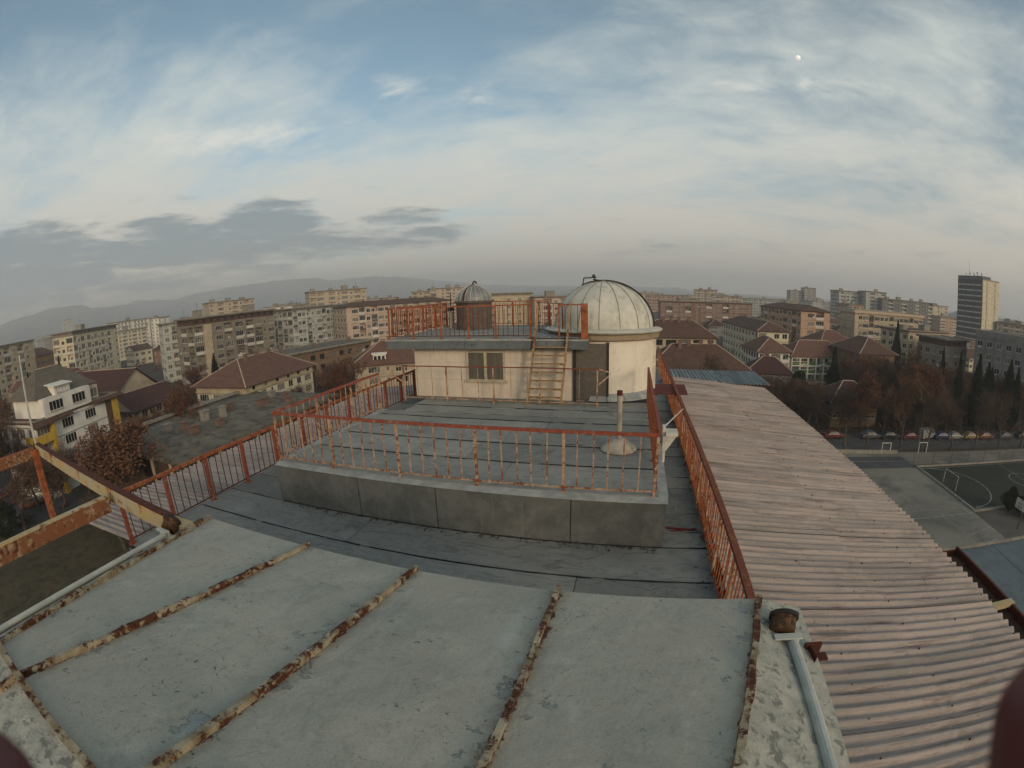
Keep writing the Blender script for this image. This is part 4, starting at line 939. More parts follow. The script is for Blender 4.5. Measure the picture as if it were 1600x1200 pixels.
def block(name, label, cat, P0, P1, depth, zt, floors, pat, wall='cream', roof='flat', left='', right='', indiv=False, group=None, frame='frame', roofm='flatroof', attic=0.0, atticm='brown',
          rise=3.0, over=.5, gable=False, chim=0, seed=0, para='wall', z0=0.9, top_gap=.45, pent=1, glaze=.35, upper='', plinthm=None, ridge_caps=True, roof_h=.35, rim=True):
    """P0->P1: foot of the main front, left to right as we see it; storeys of real openings in the wall, recessed windows, loggias"""
    r = random.Random(seed + int(P0[0] * 7) + int(P1[1] * 3))
    u = Vector((P1[0] - P0[0], P1[1] - P0[1], 0)); W = u.length; ang = math.atan2(u.y, u.x); D = depth
    root = thing(name, label, cat, (P0[0], P0[1], G), ang, group)
    cx, cy_ = P0[0] + u.x / 2 - u.y / W * D / 2, P0[1] + u.y / 2 + u.x / W * D / 2
    FOOT.append((cx, cy_, ang, W / 2, D / 2))
    H = zt - G
    faces = [(pat, W, lambda x, y, z: (x, y, z), Vector((0, 0, 0)), 0.0), (right, D, lambda x, y, z: (W - y, x, z), Vector((W, 0, 0)), math.pi / 2), (left, D, lambda x, y, z: (y, D - x, z), Vector((0, D, 0)), -math.pi / 2)]
    wm = MB(); stuff = MB(); balc = MB()
    fh = (H - z0 - top_gap) / floors
    def place_win(T, o, rz, x, y, z, w_, h):
        if indiv:
            fm, pm = window_meshes(w_, h, frame)
            X, Y, Z = T(x, y, z); wo2 = put('window', fm, root, (X, Y, Z), (0, 0, rz)); put('pane', pm, wo2)
        else:
            def bx(x0, x1, y0, y1, z_0, z1, m):
                vs = [T(*p) for p in ((x0, y0, z_0), (x1, y0, z_0), (x1, y1, z_0), (x0, y1, z_0), (x0, y0, z1), (x1, y0, z1), (x1, y1, z1), (x0, y1, z1))]
                stuff.hexa(vs, m)
            bx(x, x + w_, y + .10, y + .13, z, z + h, 1 if r.random() < .72 else 2)
            bx(x, x + w_, y + .05, y + .10, z, z + .09, 0); bx(x, x + w_, y + .05, y + .10, z + h - .09, z + h, 0)
            k = 2 if w_ < 1.9 else 4
            for i in range(k + 1): xx = x + (w_ - .09) * i / k; bx(xx, xx + .09, y + .05, y + .10, z + .09, z + h - .09, 0)
    def parapet(T, x0, x1, y, z, h, m=0):
        vs = [T(*p) for p in ((x0, y - .08, z), (x1, y - .08, z), (x1, y, z), (x0, y, z), (x0, y - .08, z + h), (x1, y - .08, z + h), (x1, y, z + h), (x0, y, z + h))]
        if indiv:
            b = MB(); b.hexa(vs); b.build('balcony_panel', [M[wall], M['frame'], M['green_panel'], M['railing_dark']][m], root, world=False)
        else: balc.hexa(vs, m)
    for (pt, L, T, o, rz) in faces:
        ops = []
        if pt:
            rows = pt.split('/') if '/' in pt else [pt] * floors
            for fl in range(floors):
                row = rows[min(fl, len(rows) - 1)]
                tot = sum(BAYW[c] for c in row)
                if L / tot > 1.4: row = row * int(round(L / tot)); tot = sum(BAYW[c] for c in row)
                sx_ = L / tot; x = 0
                for c in row:
                    bw = BAYW[c] * sx_; zf_ = z0 + fl * fh
                    if c == 'W': ops.append((x + bw * .5 - .88, x + bw * .5 + .88, zf_ + .85, zf_ + min(2.35, fh - .25), .14, c))
                    elif c == 'D': ops.append((x + bw * .5 - 1.38, x + bw * .5 + 1.38, zf_ + .85, zf_ + min(2.35, fh - .25), .14, c))
                    elif c == 'S': ops.append((x + bw * .5 - .38, x + bw * .5 + .38, zf_ + 1.1, zf_ + min(2.2, fh - .3), .14, c))
                    elif c == 'V': ops.append((x + bw * .2, x + bw * .8, zf_ + .3, zf_ + fh - .3, .14, c))
                    elif c == 'G': ops.append((x + bw * .06, x + bw * .94, zf_ + .8, zf_ + fh - .35, .14, c))
                    elif c in 'LA': ops.append((x + bw * .08, x + bw * .92, zf_ + .12, zf_ + fh - .22, 1.25, c))
                    elif c == 'B': ops.append((x + bw * .5 - .9, x + bw * .5 + .9, zf_ + .1, zf_ + min(2.35, fh - .25), .16, c))
                    elif c == 'P':                                   # shallow pier
                        vs = [T(*p) for p in ((x + bw * .1, -.35, 0), (x + bw * .9, -.35, 0), (x + bw * .9, -.002, 0), (x + bw * .1, -.002, 0), (x + bw * .1, -.35, H), (x + bw * .9, -.35, H), (x + bw * .9, -.002, H), (x + bw * .1, -.002, H))]
                        if fl == 0: wm.hexa(vs)
                    elif c == '|' and fl == 0:
                        vs = [T(*p) for p in ((x + bw * .2, -.22, 0), (x + bw * .8, -.22, 0), (x + bw * .8, -.002, 0), (x + bw * .2, -.002, 0), (x + bw * .2, -.22, H), (x + bw * .8, -.22, H), (x + bw * .8, -.002, H), (x + bw * .2, -.002, H))]
                        wm.hexa(vs)
                    x += bw
        xs = sorted({0.0, L} | {v for q in ops for v in q[:2]}); zs = sorted({0.0, H} | {v for q in ops for v in q[2:4]})
        # cells of the wall, merged along each row
        for za, zb_ in zip(zs, zs[1:]):
            run = None
            for xa, xb in zip(xs, xs[1:]):
                hole = any(q[0] - 1e-6 <= xa and q[1] + 1e-6 >= xb and q[2] - 1e-6 <= za and q[3] + 1e-6 >= zb_ for q in ops)
                if not hole: run = (run[0], xb) if run else (xa, xb)
                if (hole or xb == xs[-1]) and run:
                    wm.quad(T(run[0], 0, za), T(run[1], 0, za), T(run[1], 0, zb_), T(run[0], 0, zb_)); run = None
        for (xa, xb, za, zb_, dp, c) in ops:
            wm.quad(T(xa, 0, za), T(xb, 0, za), T(xb, dp, za), T(xa, dp, za)); wm.quad(T(xa, dp, zb_), T(xb, dp, zb_), T(xb, 0, zb_), T(xa, 0, zb_))
            wm.quad(T(xa, 0, za), T(xa, dp, za), T(xa, dp, zb_), T(xa, 0, zb_)); wm.quad(T(xb, dp, za), T(xb, 0, za), T(xb, 0, zb_), T(xb, dp, zb_))
            if c in 'LA':
                wm.quad(T(xa, dp, za), T(xb, dp, za), T(xb, dp, zb_), T(xa, dp, zb_))
                m = 0 if para == 'wall' else para
                if para == 'mix': m = r.choice((0, 1, 1, 3, 0))
                parapet(T, xa, xb, .09, za, .95, m)
                if r.random() < glaze: place_win(T, o, rz, xa + .02, .0, za + .97, xb - xa - .04, zb_ - za - 1.0)
                else: place_win(T, o, rz, xa + (xb - xa) * .15, dp - .16, za + .1, (xb - xa) * .62, 1.9)
            else:
                place_win(T, o, rz, xa, 0.0, za, xb - xa, zb_ - za)
                wm.quad(T(xa, dp - .002, za), T(xb, dp - .002, za), T(xb, dp - .002, zb_), T(xa, dp - .002, zb_))
            if c == 'B':
                e = .45; vs = [T(*p) for p in ((xa - e, -1.1, za - .22), (xb + e, -1.1, za - .22), (xb + e, -.003, za - .22), (xa - e, -.003, za - .22), (xa - e, -1.1, za - .06), (xb + e, -1.1, za - .06), (xb + e, -.003, za - .06), (xa - e, -.003, za - .06))]
                m = 0 if para == 'wall' else (r.choice((0, 1, 3)) if para == 'mix' else para)
                if indiv: b = MB(); b.hexa(vs); b.build('balcony', M['concrete'], root, world=False)
                else: balc.hexa(vs, 1)
                parapet(T, xa - e, xb + e, -1.02, za - .055, .95, m)
                if r.random() < glaze * .7: place_win(T, o, rz, xa - e + .03, -1.1, za + .92, xb - xa + 2 * e - .06, 1.35)
    if roof == 'flat' or D > 12:
        bd = MB()
        for (pt, L, T, o, rz) in faces:
            if not pt: continue
            for fl in range(1, floors + 1):
                z = z0 + fl * fh - .14
                if z > H - .1: continue
                vs = [T(*p) for p in ((.01, -.035, z), (L - .01, -.035, z), (L - .01, -.001, z), (.01, -.001, z), (.01, -.035, z + .12), (L - .01, -.035, z + .12), (L - .01, -.001, z + .12), (.01, -.001, z + .12))]
                bd.hexa(vs)
            for _ in range(int(L * floors * .045)):
                x, z = r.uniform(.6, L - 1.5), z0 + fh * (r.randrange(floors) + r.uniform(.1, .3))
                vs = [T(*p) for p in ((x, -.34, z), (x + .8, -.34, z), (x + .8, -.04, z), (x, -.04, z), (x, -.34, z + .55), (x + .8, -.34, z + .55), (x + .8, -.04, z + .55), (x, -.04, z + .55))]
                bd.hexa(vs, 1)
        if bd.f: bd.build('facade_trim', [M['band'], M['frame']], root, world=False, kind='stuff')
    wm.quad((W, D, 0), (0, D, 0), (0, D, H), (W, D, H)); wm.quad((0, 0, H), (W, 0, H), (W, D, H), (0, D, H))
    wm.build('wall', M[wall], root, world=False)
    if stuff.f: stuff.build('window', [M[frame], M['glass'], M['curtain']], root, world=False, kind='stuff')
    if balc.f: balc.build('balcony', [M[wall], M['frame'], M['green_panel'], M['railing_dark']], root, world=False, kind='stuff')
    zr = H
    if roof == 'flat':
        if attic:
            b = MB(); b.box(.25, W - .25, .25, D - .25, H + .002, H + attic)
            b.build('attic', M[atticm], root, world=False)
            b = MB(); k = int(W / 3)
            for i in range(k): x = W * (i + .5) / k; b.box(x - .4, x + .4, .2, .248, H + attic * .3, H + attic * .75)
            b.build('attic_window', M['glass'], root, world=False, kind='stuff')
            zr = H + attic
        b = MB(); b.box(-over, W + over, -over, D + over, zr + .003, zr + roof_h); rf = b.build('roof', M[roofm], root, world=False)
        e = over - .02
        for q in ((-e, W + e, -e, -e + .2), (-e, W + e, D + e - .2, D + e), (-e, -e + .2, -e + .2, D + e - .2), (W + e - .2, W + e, -e + .2, D + e - .2)):
            if rim: b = MB(); b.box(*q, zr + roof_h + .003, zr + roof_h + .28); b.build('parapet', M['concrete'], rf, world=False)
        for i in range(pent):
            x = W * (i + .5 + r.uniform(-.2, .2)) / max(pent, 1); w_, d_ = r.uniform(2.4, 4.5), r.uniform(2, 3.2); h = r.uniform(1.3, 2.6)
            b = MB(); b.box(x - w_ / 2, x + w_ / 2, D * .5 - d_ / 2, D * .5 + d_ / 2, zr + roof_h + .003, zr + roof_h + h); b.box(x - w_ / 2 - .2, x + w_ / 2 + .2, D * .5 - d_ / 2 - .2, D * .5 + d_ / 2 + .2, zr + roof_h + h + .002, zr + roof_h + h + .18)
            b.build('lift_room', M['concrete'], rf, world=False)
            if r.random() < .6:
                b = MB(); b.tube((x, D * .5, zr + h), (x, D * .5, zr + h + r.uniform(2.5, 4)), .05, n=4); b.bar((x - .6, D * .5, zr + h + 2.4), (x + .6, D * .5, zr + h + 2.4), .04, .04); b.build('aerial', M['dark_iron'], rf, world=False)
        for i in range(chim):
            x = W * (i + .5 + r.uniform(-.3, .3)) / chim; y = D * r.uniform(.25, .75); b = MB(); b.box(x - .5, x + .5, y - .35, y + .35, zr + roof_h, zr + roof_h + 1.1); b.box(x - .65, x + .65, y - .5, y + .5, zr + roof_h + 1.25, zr + roof_h + 1.36); b.build('chimney', M['chimney_brick'], rf, world=False)
    else:
        b = MB(); o_ = over; z_e = H - .12; long_x = W >= D; hl = min(W, D) / 2 + o_
        inset = 0 if gable else hl * .92
        if long_x: A, B_ = (-o_ + inset, D / 2, H + rise), (W + o_ - inset, D / 2, H + rise)
        else: A, B_ = (W / 2, -o_ + inset, H + rise), (W / 2, D + o_ - inset, H + rise)
        c = [(-o_, -o_, z_e), (W + o_, -o_, z_e), (W + o_, D + o_, z_e), (-o_, D + o_, z_e)]; t = .16
        dn = lambda p: (p[0], p[1], p[2] - t)
        if long_x: fs = [(c[0], c[1], B_, A), (c[2], c[3], A, B_)]; es = [(c[1], c[2], B_), (c[3], c[0], A)]
        else: fs = [(c[1], c[2], B_, A), (c[3], c[0], A, B_)]; es = [(c[0], c[1], A), (c[2], c[3], B_)]
        for f in fs: b.quad(*f)
        if gable:
            for e in es:
                s_ = lambda p: (min(max(p[0], 0.02), W - .02), min(max(p[1], .02), D - .02), p[2] - .15)
                wq = MB(); wq.tri(*[s_(p) for p in e]); wq.build('gable_wall', M[wall], root, world=False)
        else:
            for e in es: b.tri(*e)
        for p, q in zip(c, c[1:] + c[:1]): b.quad(dn(p), dn(q), q, p)
        b.quad(*[dn(p) for p in c[::-1]])
        rf = b.build('roof', M[roofm], root, world=False)
        if ridge_caps:
            b = MB(); b.bar(A, B_, .22, .14)
            if not gable:
                for p, q in ((c[0], A), (c[3], A if long_x else B_), (c[1], B_ if long_x else A), (c[2], B_)): b.bar(p, q, .2, .12)
            b.build('ridge_cap', M['ridge'], rf, world=False)
        for i in range(chim):
            f = (i + .5 + r.uniform(-.25, .25)) / chim; p = Vector(A).lerp(Vector(B_), f) + Vector((0, r.uniform(-1.2, .6), 0)) if long_x else Vector(A).lerp(Vector(B_), f) + Vector((r.uniform(-1, 1), 0, 0))
            b = MB(); b.box(p.x - .4, p.x + .4, p.y - .3, p.y + .3, p.z - 1.0, p.z + .7); b.box(p.x - .5, p.x + .5, p.y - .4, p.y + .4, p.z + .702, p.z + .82); b.build('chimney', M['chimney_brick'], rf, world=False)
    return root

AB = 'apartment_block'
# ---- left of the observatory, far to near
block(AB, 'cream apartment block with a blank end wall at the far left edge', 'apartment block', (-204, 26), (-225, 67.9), 14, -.9, 6, 'LWLWLWLWLW.', 'beige', right='..', left='W.W', para='mix', glaze=.5)
block('town_house', 'orange low house with a tiled roof beside the far left block', 'house', (-239, 72.7), (-250, 87.6), 11, -8.2, 3, 'WWWWW', 'orange', roof='hip', roofm='tile_red', rise=3.5, left='WW', indiv=False)
block(AB, 'slim pale tower standing alone before the hills on the left', 'tower', (-843, 315), (-836, 333.5), 22, 21, 13, 'WLW', 'paleb', left='|W|L|', pent=1)
block(AB, 'cream apartment block with mixed balconies and a pinkish blank panel', 'apartment block', (-209, 82.8), (-229, 117), 13, -1.8, 6, 'LWLSLWLWLWL..W', 'cream', left='LWL', right='B.B', para='mix', glaze=.55, attic=1.6, atticm='drab')
block(AB, 'white apartment block with long balcony bands behind the cream one', 'apartment block', (-355.9, 182.6), (-359.5, 217), 16, 1.5, 8, 'LLLL.', 'white', left='LL', para=1, glaze=.15)
block(AB, 'narrow white apartment slab with a blank end, right of the balcony bands', 'apartment block', (-352, 222), (-356, 236), 14, .6, 8, 'V..', 'white', left='W.', pent=1)
block(AB, 'pale green-cream apartment wing stepping back left of the brown-topped block', 'apartment block', (-158, 101), (-151.8, 114.3), 13, -2.6, 6, 'WLWL', 'paleb', left='LWLW', para='mix', glaze=.5)
block(AB, 'large grey-brown apartment block with a rusty attic strip and pale stair panel', 'apartment block', (-131.3, 96.6), (-127.8, 133.8), 12, -3.6, 6, 'L.SDL|L|LLSD', 'drab', left='.LL', right='WW', para='mix', glaze=.5, attic=1.9, atticm='tile_brown', indiv=True, over=.7, pent=2)
b = MB(); b.box(4.0, 7.2, -.6, -.01, 2.5, 20.2); 
_bk = [o for o in COL.objects if o.get('label', '').startswith('large grey-brown')][0]
b.build('stair_panel', M['sand'], _bk, world=False)
block(AB, 'beige stepped apartment block rising behind the grey-brown one', 'apartment block', (-258.5, 205.2), (-247, 238), 14, 6.0, 9, 'W.L.WLWLW', 'beige', left='W.W', para='wall', glaze=.25, pent=3)
block(AB, 'yellowish end block with a blank side left of the pale grey one', 'apartment block', (-148.2, 155.8), (-133, 150), 16, -3.0, 6, 'WW..', 'cream', right='WW', left='WW', indiv=False)
block(AB, 'pale grey apartment block with blue-white panels and grey loggias', 'apartment block', (-125.9, 142.3), (-122.5, 171), 13, -2.3, 6, 'LWW|LS.DLWSLW', 'paleb', left='LL', right='LL', para='mix', glaze=.4, over=.9, roofm='flatroof', indiv=True)
block(AB, 'tall beige block with stepped lift towers on the skyline left of centre', 'apartment block', (-190, 232.2), (-165.9, 261.9), 14, 6.2, 9, 'LL.LWLWLW', 'beige', left='L.', right='W', para='wall', glaze=.3, pent=4)
block(AB, 'long pinkish-cream apartment row with a brown tiled roof edge', 'apartment block', (-108.8, 155.8), (-81.8, 202.1), 13, -2.9, 6, 'PDLWLDWLDLWLDLWLDW', 'pink', left='WW', para='mix', glaze=.55, roof='hip', roofm='tile_brown', rise=1.7, over=.9, indiv=True, chim=5, ridge_caps=False)
block(AB, 'sand-coloured block behind the small grey dome with bare pink panels', 'apartment block', (-70, 206), (-48, 222), 12, -1.6, 6, 'W.W..', 'sand', left='W.', para='wall', pent=0, roof_h=.8)
block(AB, 'grey-pink block glimpsed between the small dome and the large dome', 'apartment block', (-45, 214), (-26, 222), 12, -3.2, 6, 'WLWLW', 'pink', para='mix', roof='flat', roofm='tile_brown', pent=1)
block(AB, 'pinkish tall block with roof masts behind the small dome', 'apartment block', (-157.9, 345.6), (-131.9, 361.7), 16, 4.2, 10, 'L.WLWLW', 'pink', left='W.', para='mix', pent=3)
block(AB, 'low end wing stepping down left of the mast-topped pink block', 'apartment block', (-172, 340), (-158.5, 346), 14, 2.4, 9, 'LWL', 'beige', para='wall', pent=1)
# houses
g14 = block('town_house', 'beige gable house with a dark red roof slope and small attic windows', 'house', (-106.9, 52), (-111, 67), 22, -16.0, 3, '.D.W', 'beige', roof='hip', gable=True, roofm='tile_dark', rise=5.2, left='WWW', over=.6, indiv=True)
block('town_house', 'low house with a dark overhanging roof in front of the beige gable', 'house', (-92.1, 48.3), (-95.4, 62.5), 9, -17.6, 2, 'WBW', 'sand', roof='hip', gable=True, roofm='tile_dark', rise=3.2, over=1.2, left='WW', indiv=True)
block('town_house', 'house with a dull red hip roof and blue-grey side behind the white villa', 'house', (-122, 46), (-129, 61), 10, -13.6, 3, 'WBW', 'blue', roof='hip', roofm='tile_red', rise=3.2, over=1.0, left='WW', indiv=True)
block('town_house', 'white terrace end with row of narrow windows right of the yellow villa', 'house', (-101.5, 44.5), (-103, 50.5), 8, -17.0, 2, 'WWW', 'white', roof='flat', left='WW', indiv=True, pent=0)
hh = block('town_house', 'cream three-storey house under a broad red hip roof by the flat-roofed block', 'house', (-68.5, 61.5), (-71.4, 86.3), 14.3, -15.9, 3, 'DWSDWWD', 'cream', roof='hip', roofm='tile_red', rise=4.3, over=.9, left='DD.W', indiv=True, chim=3, z0=.3, top_gap=.2)
b = MB()                                        # attic storey band with little square windows under the eaves
b.box(-.06, 24.97 + .06, -.06, 14.36, 8.12, 9.45); b.box(-.25, 25.2, -.25, 14.5, 7.95, 8.118); b.build('cornice_band', M['sand'], hh, world=False)
for o_ in hh.children:
    if o_.name.startswith('roof'): o_.location.z = 1.4
sm = MB(); sm.box(0, .9, -.03, 0, 0, .9); sm = sm.mesh('attic_window', M['glass'])
for i in range(6): put('attic_window', sm, hh, (2 + i * 4.1, -.062, 8.35))
lg = block('flat_roofed_block', 'long low building with a weathered flat roof carrying many chimneys', 'building', (-48.4, 31.2), (-50.6, 63.5), 18.6, -16.6, 2, 'W.WW.WW.W.WW.W', 'umber', left='W.W.W.W', over=1.9, pent=0, indiv=True, roofm='flatroof', roof_h=.5, frame='frame_dark', rim=False)
for i, (x, y, w_, h) in enumerate(((-61.2, 37.6, 1.2, 1.0), (-59.4, 39.6, .9, .9), (-55.8, 38.7, 1.5, .9), (-60.1, 44.3, 1.3, 1.4), (-54.9, 43.1, 1.3, .8), (-61.1, 50.4, 1.4, 1.1), (-58.6, 47.0, 1.0, 1.5), (-57.6, 55.3, 2.6, 1.0), (-53.7, 57.9, 1.1, .9), (-60.7, 60.8, 1.3, .9), (-57, 60.4, 1.2, .9))):
    c_, s_ = math.cos(-lg.rotation_euler.z), math.sin(-lg.rotation_euler.z); vx, vy = x + 48.4, y - 31.2
    lx, ly = vx * c_ - vy * s_, vx * s_ + vy * c_
    b = MB(); zz = 7.4 + .5 + .003; b.box(lx - w_ / 2, lx + w_ / 2, ly - .4, ly + .4, zz, zz + h); b.box(lx - w_ / 2 - .18, lx + w_ / 2 + .18, ly - .6, ly + .6, zz + h + .1, zz + h + .2)
    for q in (-.35, .35): b.box(lx + q * w_ - .06, lx + q * w_ + .06, ly - .3, ly + .3, zz + h, zz + h + .1)
    b.build('chimney', M['chimney_brick'] if i % 3 else M['concrete'], lg, world=False)
pmh = MB(); pmh.box(-.14, .14, -.14, .14, 0, 7.3); pmh = pmh.mesh('column', M['sand'])
for i in range(9): put('column', pmh, lg, (1.0 + i * 3.9, -1.6, 0))
for i in range(5): put('column', pmh, lg, (-1.6, 1.0 + i * 4.1, 0))
b = MB(); b.box(-2, 34.3, 18.6 + .9, 18.6 + 1.9, 8.15, 8.5); b.build('ledge', M['concrete'], lg, world=False)
block('long_shed', 'long low brown building with a grey roof before the cream blocks', 'building', (-86.8, 89.9), (-79.5, 126.6), 13, -13.6, 3, 'WWDWWDWWDW', 'brown', left='WW', over=1.0, pent=0, chim=3, frame='frame_dark', indiv=True)
h20 = block('town_house', 'pale house with balconies under a red hip roof with a dormer by the hut', 'house', (-60.5, 88.5), (-46, 97), 14, -15.0, 3, '.DSDB', 'beige', roof='hip', roofm='tile_red', rise=4.6, over=1.0, left='WW', indiv=True, chim=1)
b = MB(); b.box(4.4, 7.4, .6, 3.8, 9.2, 11.0); b.box(4.1, 7.7, .3, 4.0, 11.002, 11.2); b.build('dormer', M['white'], h20, world=False)
sm2 = MB(); sm2.box(0, .7, -.03, 0, 0, .9); sm2 = sm2.mesh('dormer_window', M['glass'])
for i in range(3): put('dormer_window', sm2, h20, (4.6 + i * .92, .597, 9.75))
block('town_house', 'small annexe with a deep red tiled roof right beside the hut corner', 'house', (-44.5, 93.5), (-38, 96), 9, -15.6, 3, 'BW', 'sand', roof='hip', roofm='tile_red', rise=3.4, over=.8, indiv=True)
# the white and yellow villa
vl = block('villa', 'white and yellow villa with a grey-brown hip roof and corner balconies', 'villa', (-77.1, 21.2), (-83.6, 40.8), 12, -12.3, 4, 'A.D.D.D', 'white', left='WW', over=.2, pent=0, roof='flat', roofm='tile_brown', indiv=True, roof_h=.3)
vh = 11.7
b = MB(); b.box(2.4, 13.6, -.25, 9.5, vh + .31, vh + 3.2); b.build('upper_storey', M['white'], vl, world=False)
b = MB(); b.box(13.7, 16.2, .4, 9.0, vh + .31, vh + 2.9); b.build('upper_bay', M['sand'], vl, world=False)
for x, w_ in ((3.6, 3.2), (9.0, 3.2)):
    fm, pm = window_meshes(w_, 1.5, 'frame'); wo2 = put('window', fm, vl, (x, -.42, vh + 1.1)); put('pane', pm, wo2)
fm, pm = window_meshes(1.8, 1.6, 'frame'); wo2 = put('window', fm, vl, (14.1, .23, vh + .9)); put('pane', pm, wo2)
b = MB(); A, B_ = (5.6, 5, vh + 7.4), (11.0, 5, vh + 7.4); c = [(1.6, .9, vh + 3.22), (16.6, .9, vh + 3.22), (16.6, 10.6, vh + 3.22), (1.6, 10.6, vh + 3.22)]
b.quad(c[0], c[1], B_, A); b.quad(c[2], c[3], A, B_); b.tri(c[1], c[2], B_); b.tri(c[3], c[0], A); b.quad(*c[::-1]); rf = b.build('hip_roof', M['tile_grey'], vl, world=False)
b = MB(); b.bar(A, B_, .3, .15); b.build('ridge_cap', M['ridge'], rf, world=False)
b = MB(); b.box(5.6, 9.2, .1, 3.4, vh + 3.22, vh + 4.5); b.hexa(((5.2, -.3, vh + 4.5), (9.6, -.3, vh + 4.5), (9.6, 4.0, vh + 4.9), (5.2, 4.0, vh + 4.9), (5.2, -.3, vh + 4.65), (9.6, -.3, vh + 4.65), (9.6, 4.0, vh + 5.05), (5.2, 4.0, vh + 5.05))); b.build('dormer', M['white'], rf, world=False)
fm, pm = window_meshes(2.8, .8, 'frame'); wo2 = put('window', fm, rf, (6.0, -.06, vh + 3.5))
b = MB(); b.hexa(((-1.2, -1.6, vh - .5), (8.2, -1.1, vh - .2), (8.2, .2, vh + .35), (-1.2, .2, vh + .35), (-1.2, -1.6, vh - .38), (8.2, -1.1, vh - .08), (8.2, .2, vh + .47), (-1.2, .2, vh + .47))); b.hexa(((13.0, -1.2, vh - .1), (21.6, -1.2, vh - .1), (21.6, .3, vh + .5), (13.0, .3, vh + .5), (13.0, -1.2, vh + .02), (21.6, -1.2, vh + .02), (21.6, .3, vh + .62), (13.0, .3, vh + .62))); b.build('eave_roof', M['tile_brown'], vl, world=False)
for k in range(3):
    z = vh - 2.9 - 2.9 * k + .1
    b = MB(); b.box(-.9, 3.2, -1.0, -.85, z, z + 1.05); b.box(-.9, -.75, -.85, 2.5, z, z + 1.05); b.box(-.9, 3.2, -1.0, -.01, z - .2, z - .002); b.build('balcony', M['yellow'], vl, world=False)
for x0, x1, mm in ((2.9, 3.7, 'yellow'), (17.2, 18.6, 'umber'), (18.65, 20.4, 'yellow')):
    b = MB(); b.box(x0, x1, -.9 if x0 < 10 else -.3, -.012, 0, vh - .35); b.build('wall_strip', M[mm], vl, world=False)
# ---- right of the observatory
r1 = block('town_house', 'brown-tiled house with yellow-framed windows just beyond the corrugated roof', 'house', (4.0, 94.7), (24.8, 96.9), 12, -15.6, 3, 'WD.GDDW', 'brown', roof='hip', roofm='tile_brown', rise=4.4, over=.8, right='WW', indiv=True, frame='wood_frame', chim=4)
b = MB(); b.box(4.2, 16.0, -.5, -.012, 5.2, 5.9); b.build('balcony', M['tile_brown'], r1, world=False)
b = MB(); b.box(5.2, 15.2, -.04, -.012, 5.95, 8.0); b.build('wall_strip', M['sand'], r1, world=False)
block('town_house', 'second brown-tiled house behind the first with a pale upper storey', 'house', (2.0, 124.9), (23.2, 126.9), 12, -12.2, 4, 'DWGDDW', 'sand', roof='hip', roofm='tile_brown', rise=4.2, over=.8, right='W', indiv=True, frame='frame_dark', chim=4)
block(AB, 'long brick-red apartment block with odd white glazed balconies', 'apartment block', (16.4, 269.5), (70.8, 270.9), 14, -6.3, 6, 'WLDWL.V|WLVDLWDLW', 'brick', right='WW', para='mix', glaze=.5, chim=0, pent=0, roof_h=.5, roofm='tile_brown')
block(AB, 'distant grey-brown slab on the skyline above the brick-red block', 'apartment block', (68.2, 515.5), (94.1, 511.4), 16, 2.0, 9, 'WLWLWLW', 'beige', para='mix', right='W', pent=2)
block('office_block', 'grey three-storey block with a dark tin roof and a cream right face', 'building', (40.1, 144.5), (50.8, 145.4), 41, -11.2, 4, 'G.WW', 'cream', left='WWWWWWWWWWWW', right='WWWW', over=.8, pent=0, roofm='tile_brown', roof='hip', rise=2.6, frame='frame', indiv=True)
v6 = block('villa', 'white villa with green balconies and a terracotta hip roof', 'villa', (34.6, 123.2), (44.0, 124.0), 13.5, -15.0, 3, 'LLW', 'white', roof='hip', roofm='tile_red', rise=3.4, over=.8, left='WWW', para=2, glaze=.7, indiv=True)
v7 = block('villa', 'long white house with arched bays and a terracotta roof next to the villa', 'villa', (44.6, 123.8), (64.3, 126.7), 11, -16.0, 3, 'LALALW.D', 'white', roof='hip', roofm='tile_red', rise=3.8, over=.7, right='WW', para=2, glaze=.4, indiv=True)
for x in (4.2, 10.4):
    b = MB()
    for i in range(10):
        t0, t1 = math.pi * i / 10, math.pi * (i + 1) / 10; b.bar((x + 1.5 * math.cos(t0), -.12, 4.9 + .9 * math.sin(t0)), (x + 1.5 * math.cos(t1), -.12, 4.9 + .9 * math.sin(t1)), .2, .22, (0, 1, 0))
    b.build('arch', M['white'], v7, world=False)
block(AB, 'salmon-fronted apartment block with a long grey side wall', 'apartment block', (61.8, 163.7), (74.2, 165.1), 40, -4.9, 6, '.DL.', 'salmon', left='WLWLWWLWLW', right='WW', roof='hip', roofm='tile_brown', rise=1.8, over=.8, para='mix', glaze=.4, ridge_caps=False, indiv=True)
for q in ((231.4, 660.6, 249.3, 659.5, 7.2, 'left of the pair of distant slim towers'), (251, 653.4, 268.8, 651.7, 12.0, 'taller right one of the pair of distant slim towers'), (272, 591, 292, 588, 3.0, 'shorter distant block right of the pair of slim towers')):
    block(AB, 'hazy grey tower, ' + q[5], 'tower', q[:2], q[2:4], 20, q[4], 11, 'LWLW', 'grey', left='WLW', para=1, glaze=.3)
for q in ((183.2, 389, 204.7, 389.5, 6.4, 'left one of the two white-striped tower blocks'), (206, 379.6, 227, 378.1, 7.5, 'right one of the two white-striped tower blocks')):
    block(AB, 'pale tower block with dark sides, ' + q[5], 'tower', q[:2], q[2:4], 18, q[4], 10, '|SLW|L', 'paleb', left='WLLW', para=1, glaze=.3, roof_h=.6)
block(AB, 'long grey apartment slab with dark vertical bays right of the two towers', 'apartment block', (218, 370.7), (271.4, 365.2), 14, 2.7, 8, 'WVLVWVLVWVLVWVL', 'dkgrey', right='WW', para=1, glaze=.3, pent=4)
block(AB, 'cream end block with a column of dark windows closing the grey slab', 'apartment block', (271.6, 365), (288, 362), 14, 1.2, 8, 'S.W', 'cream', right='WW', pent=1)
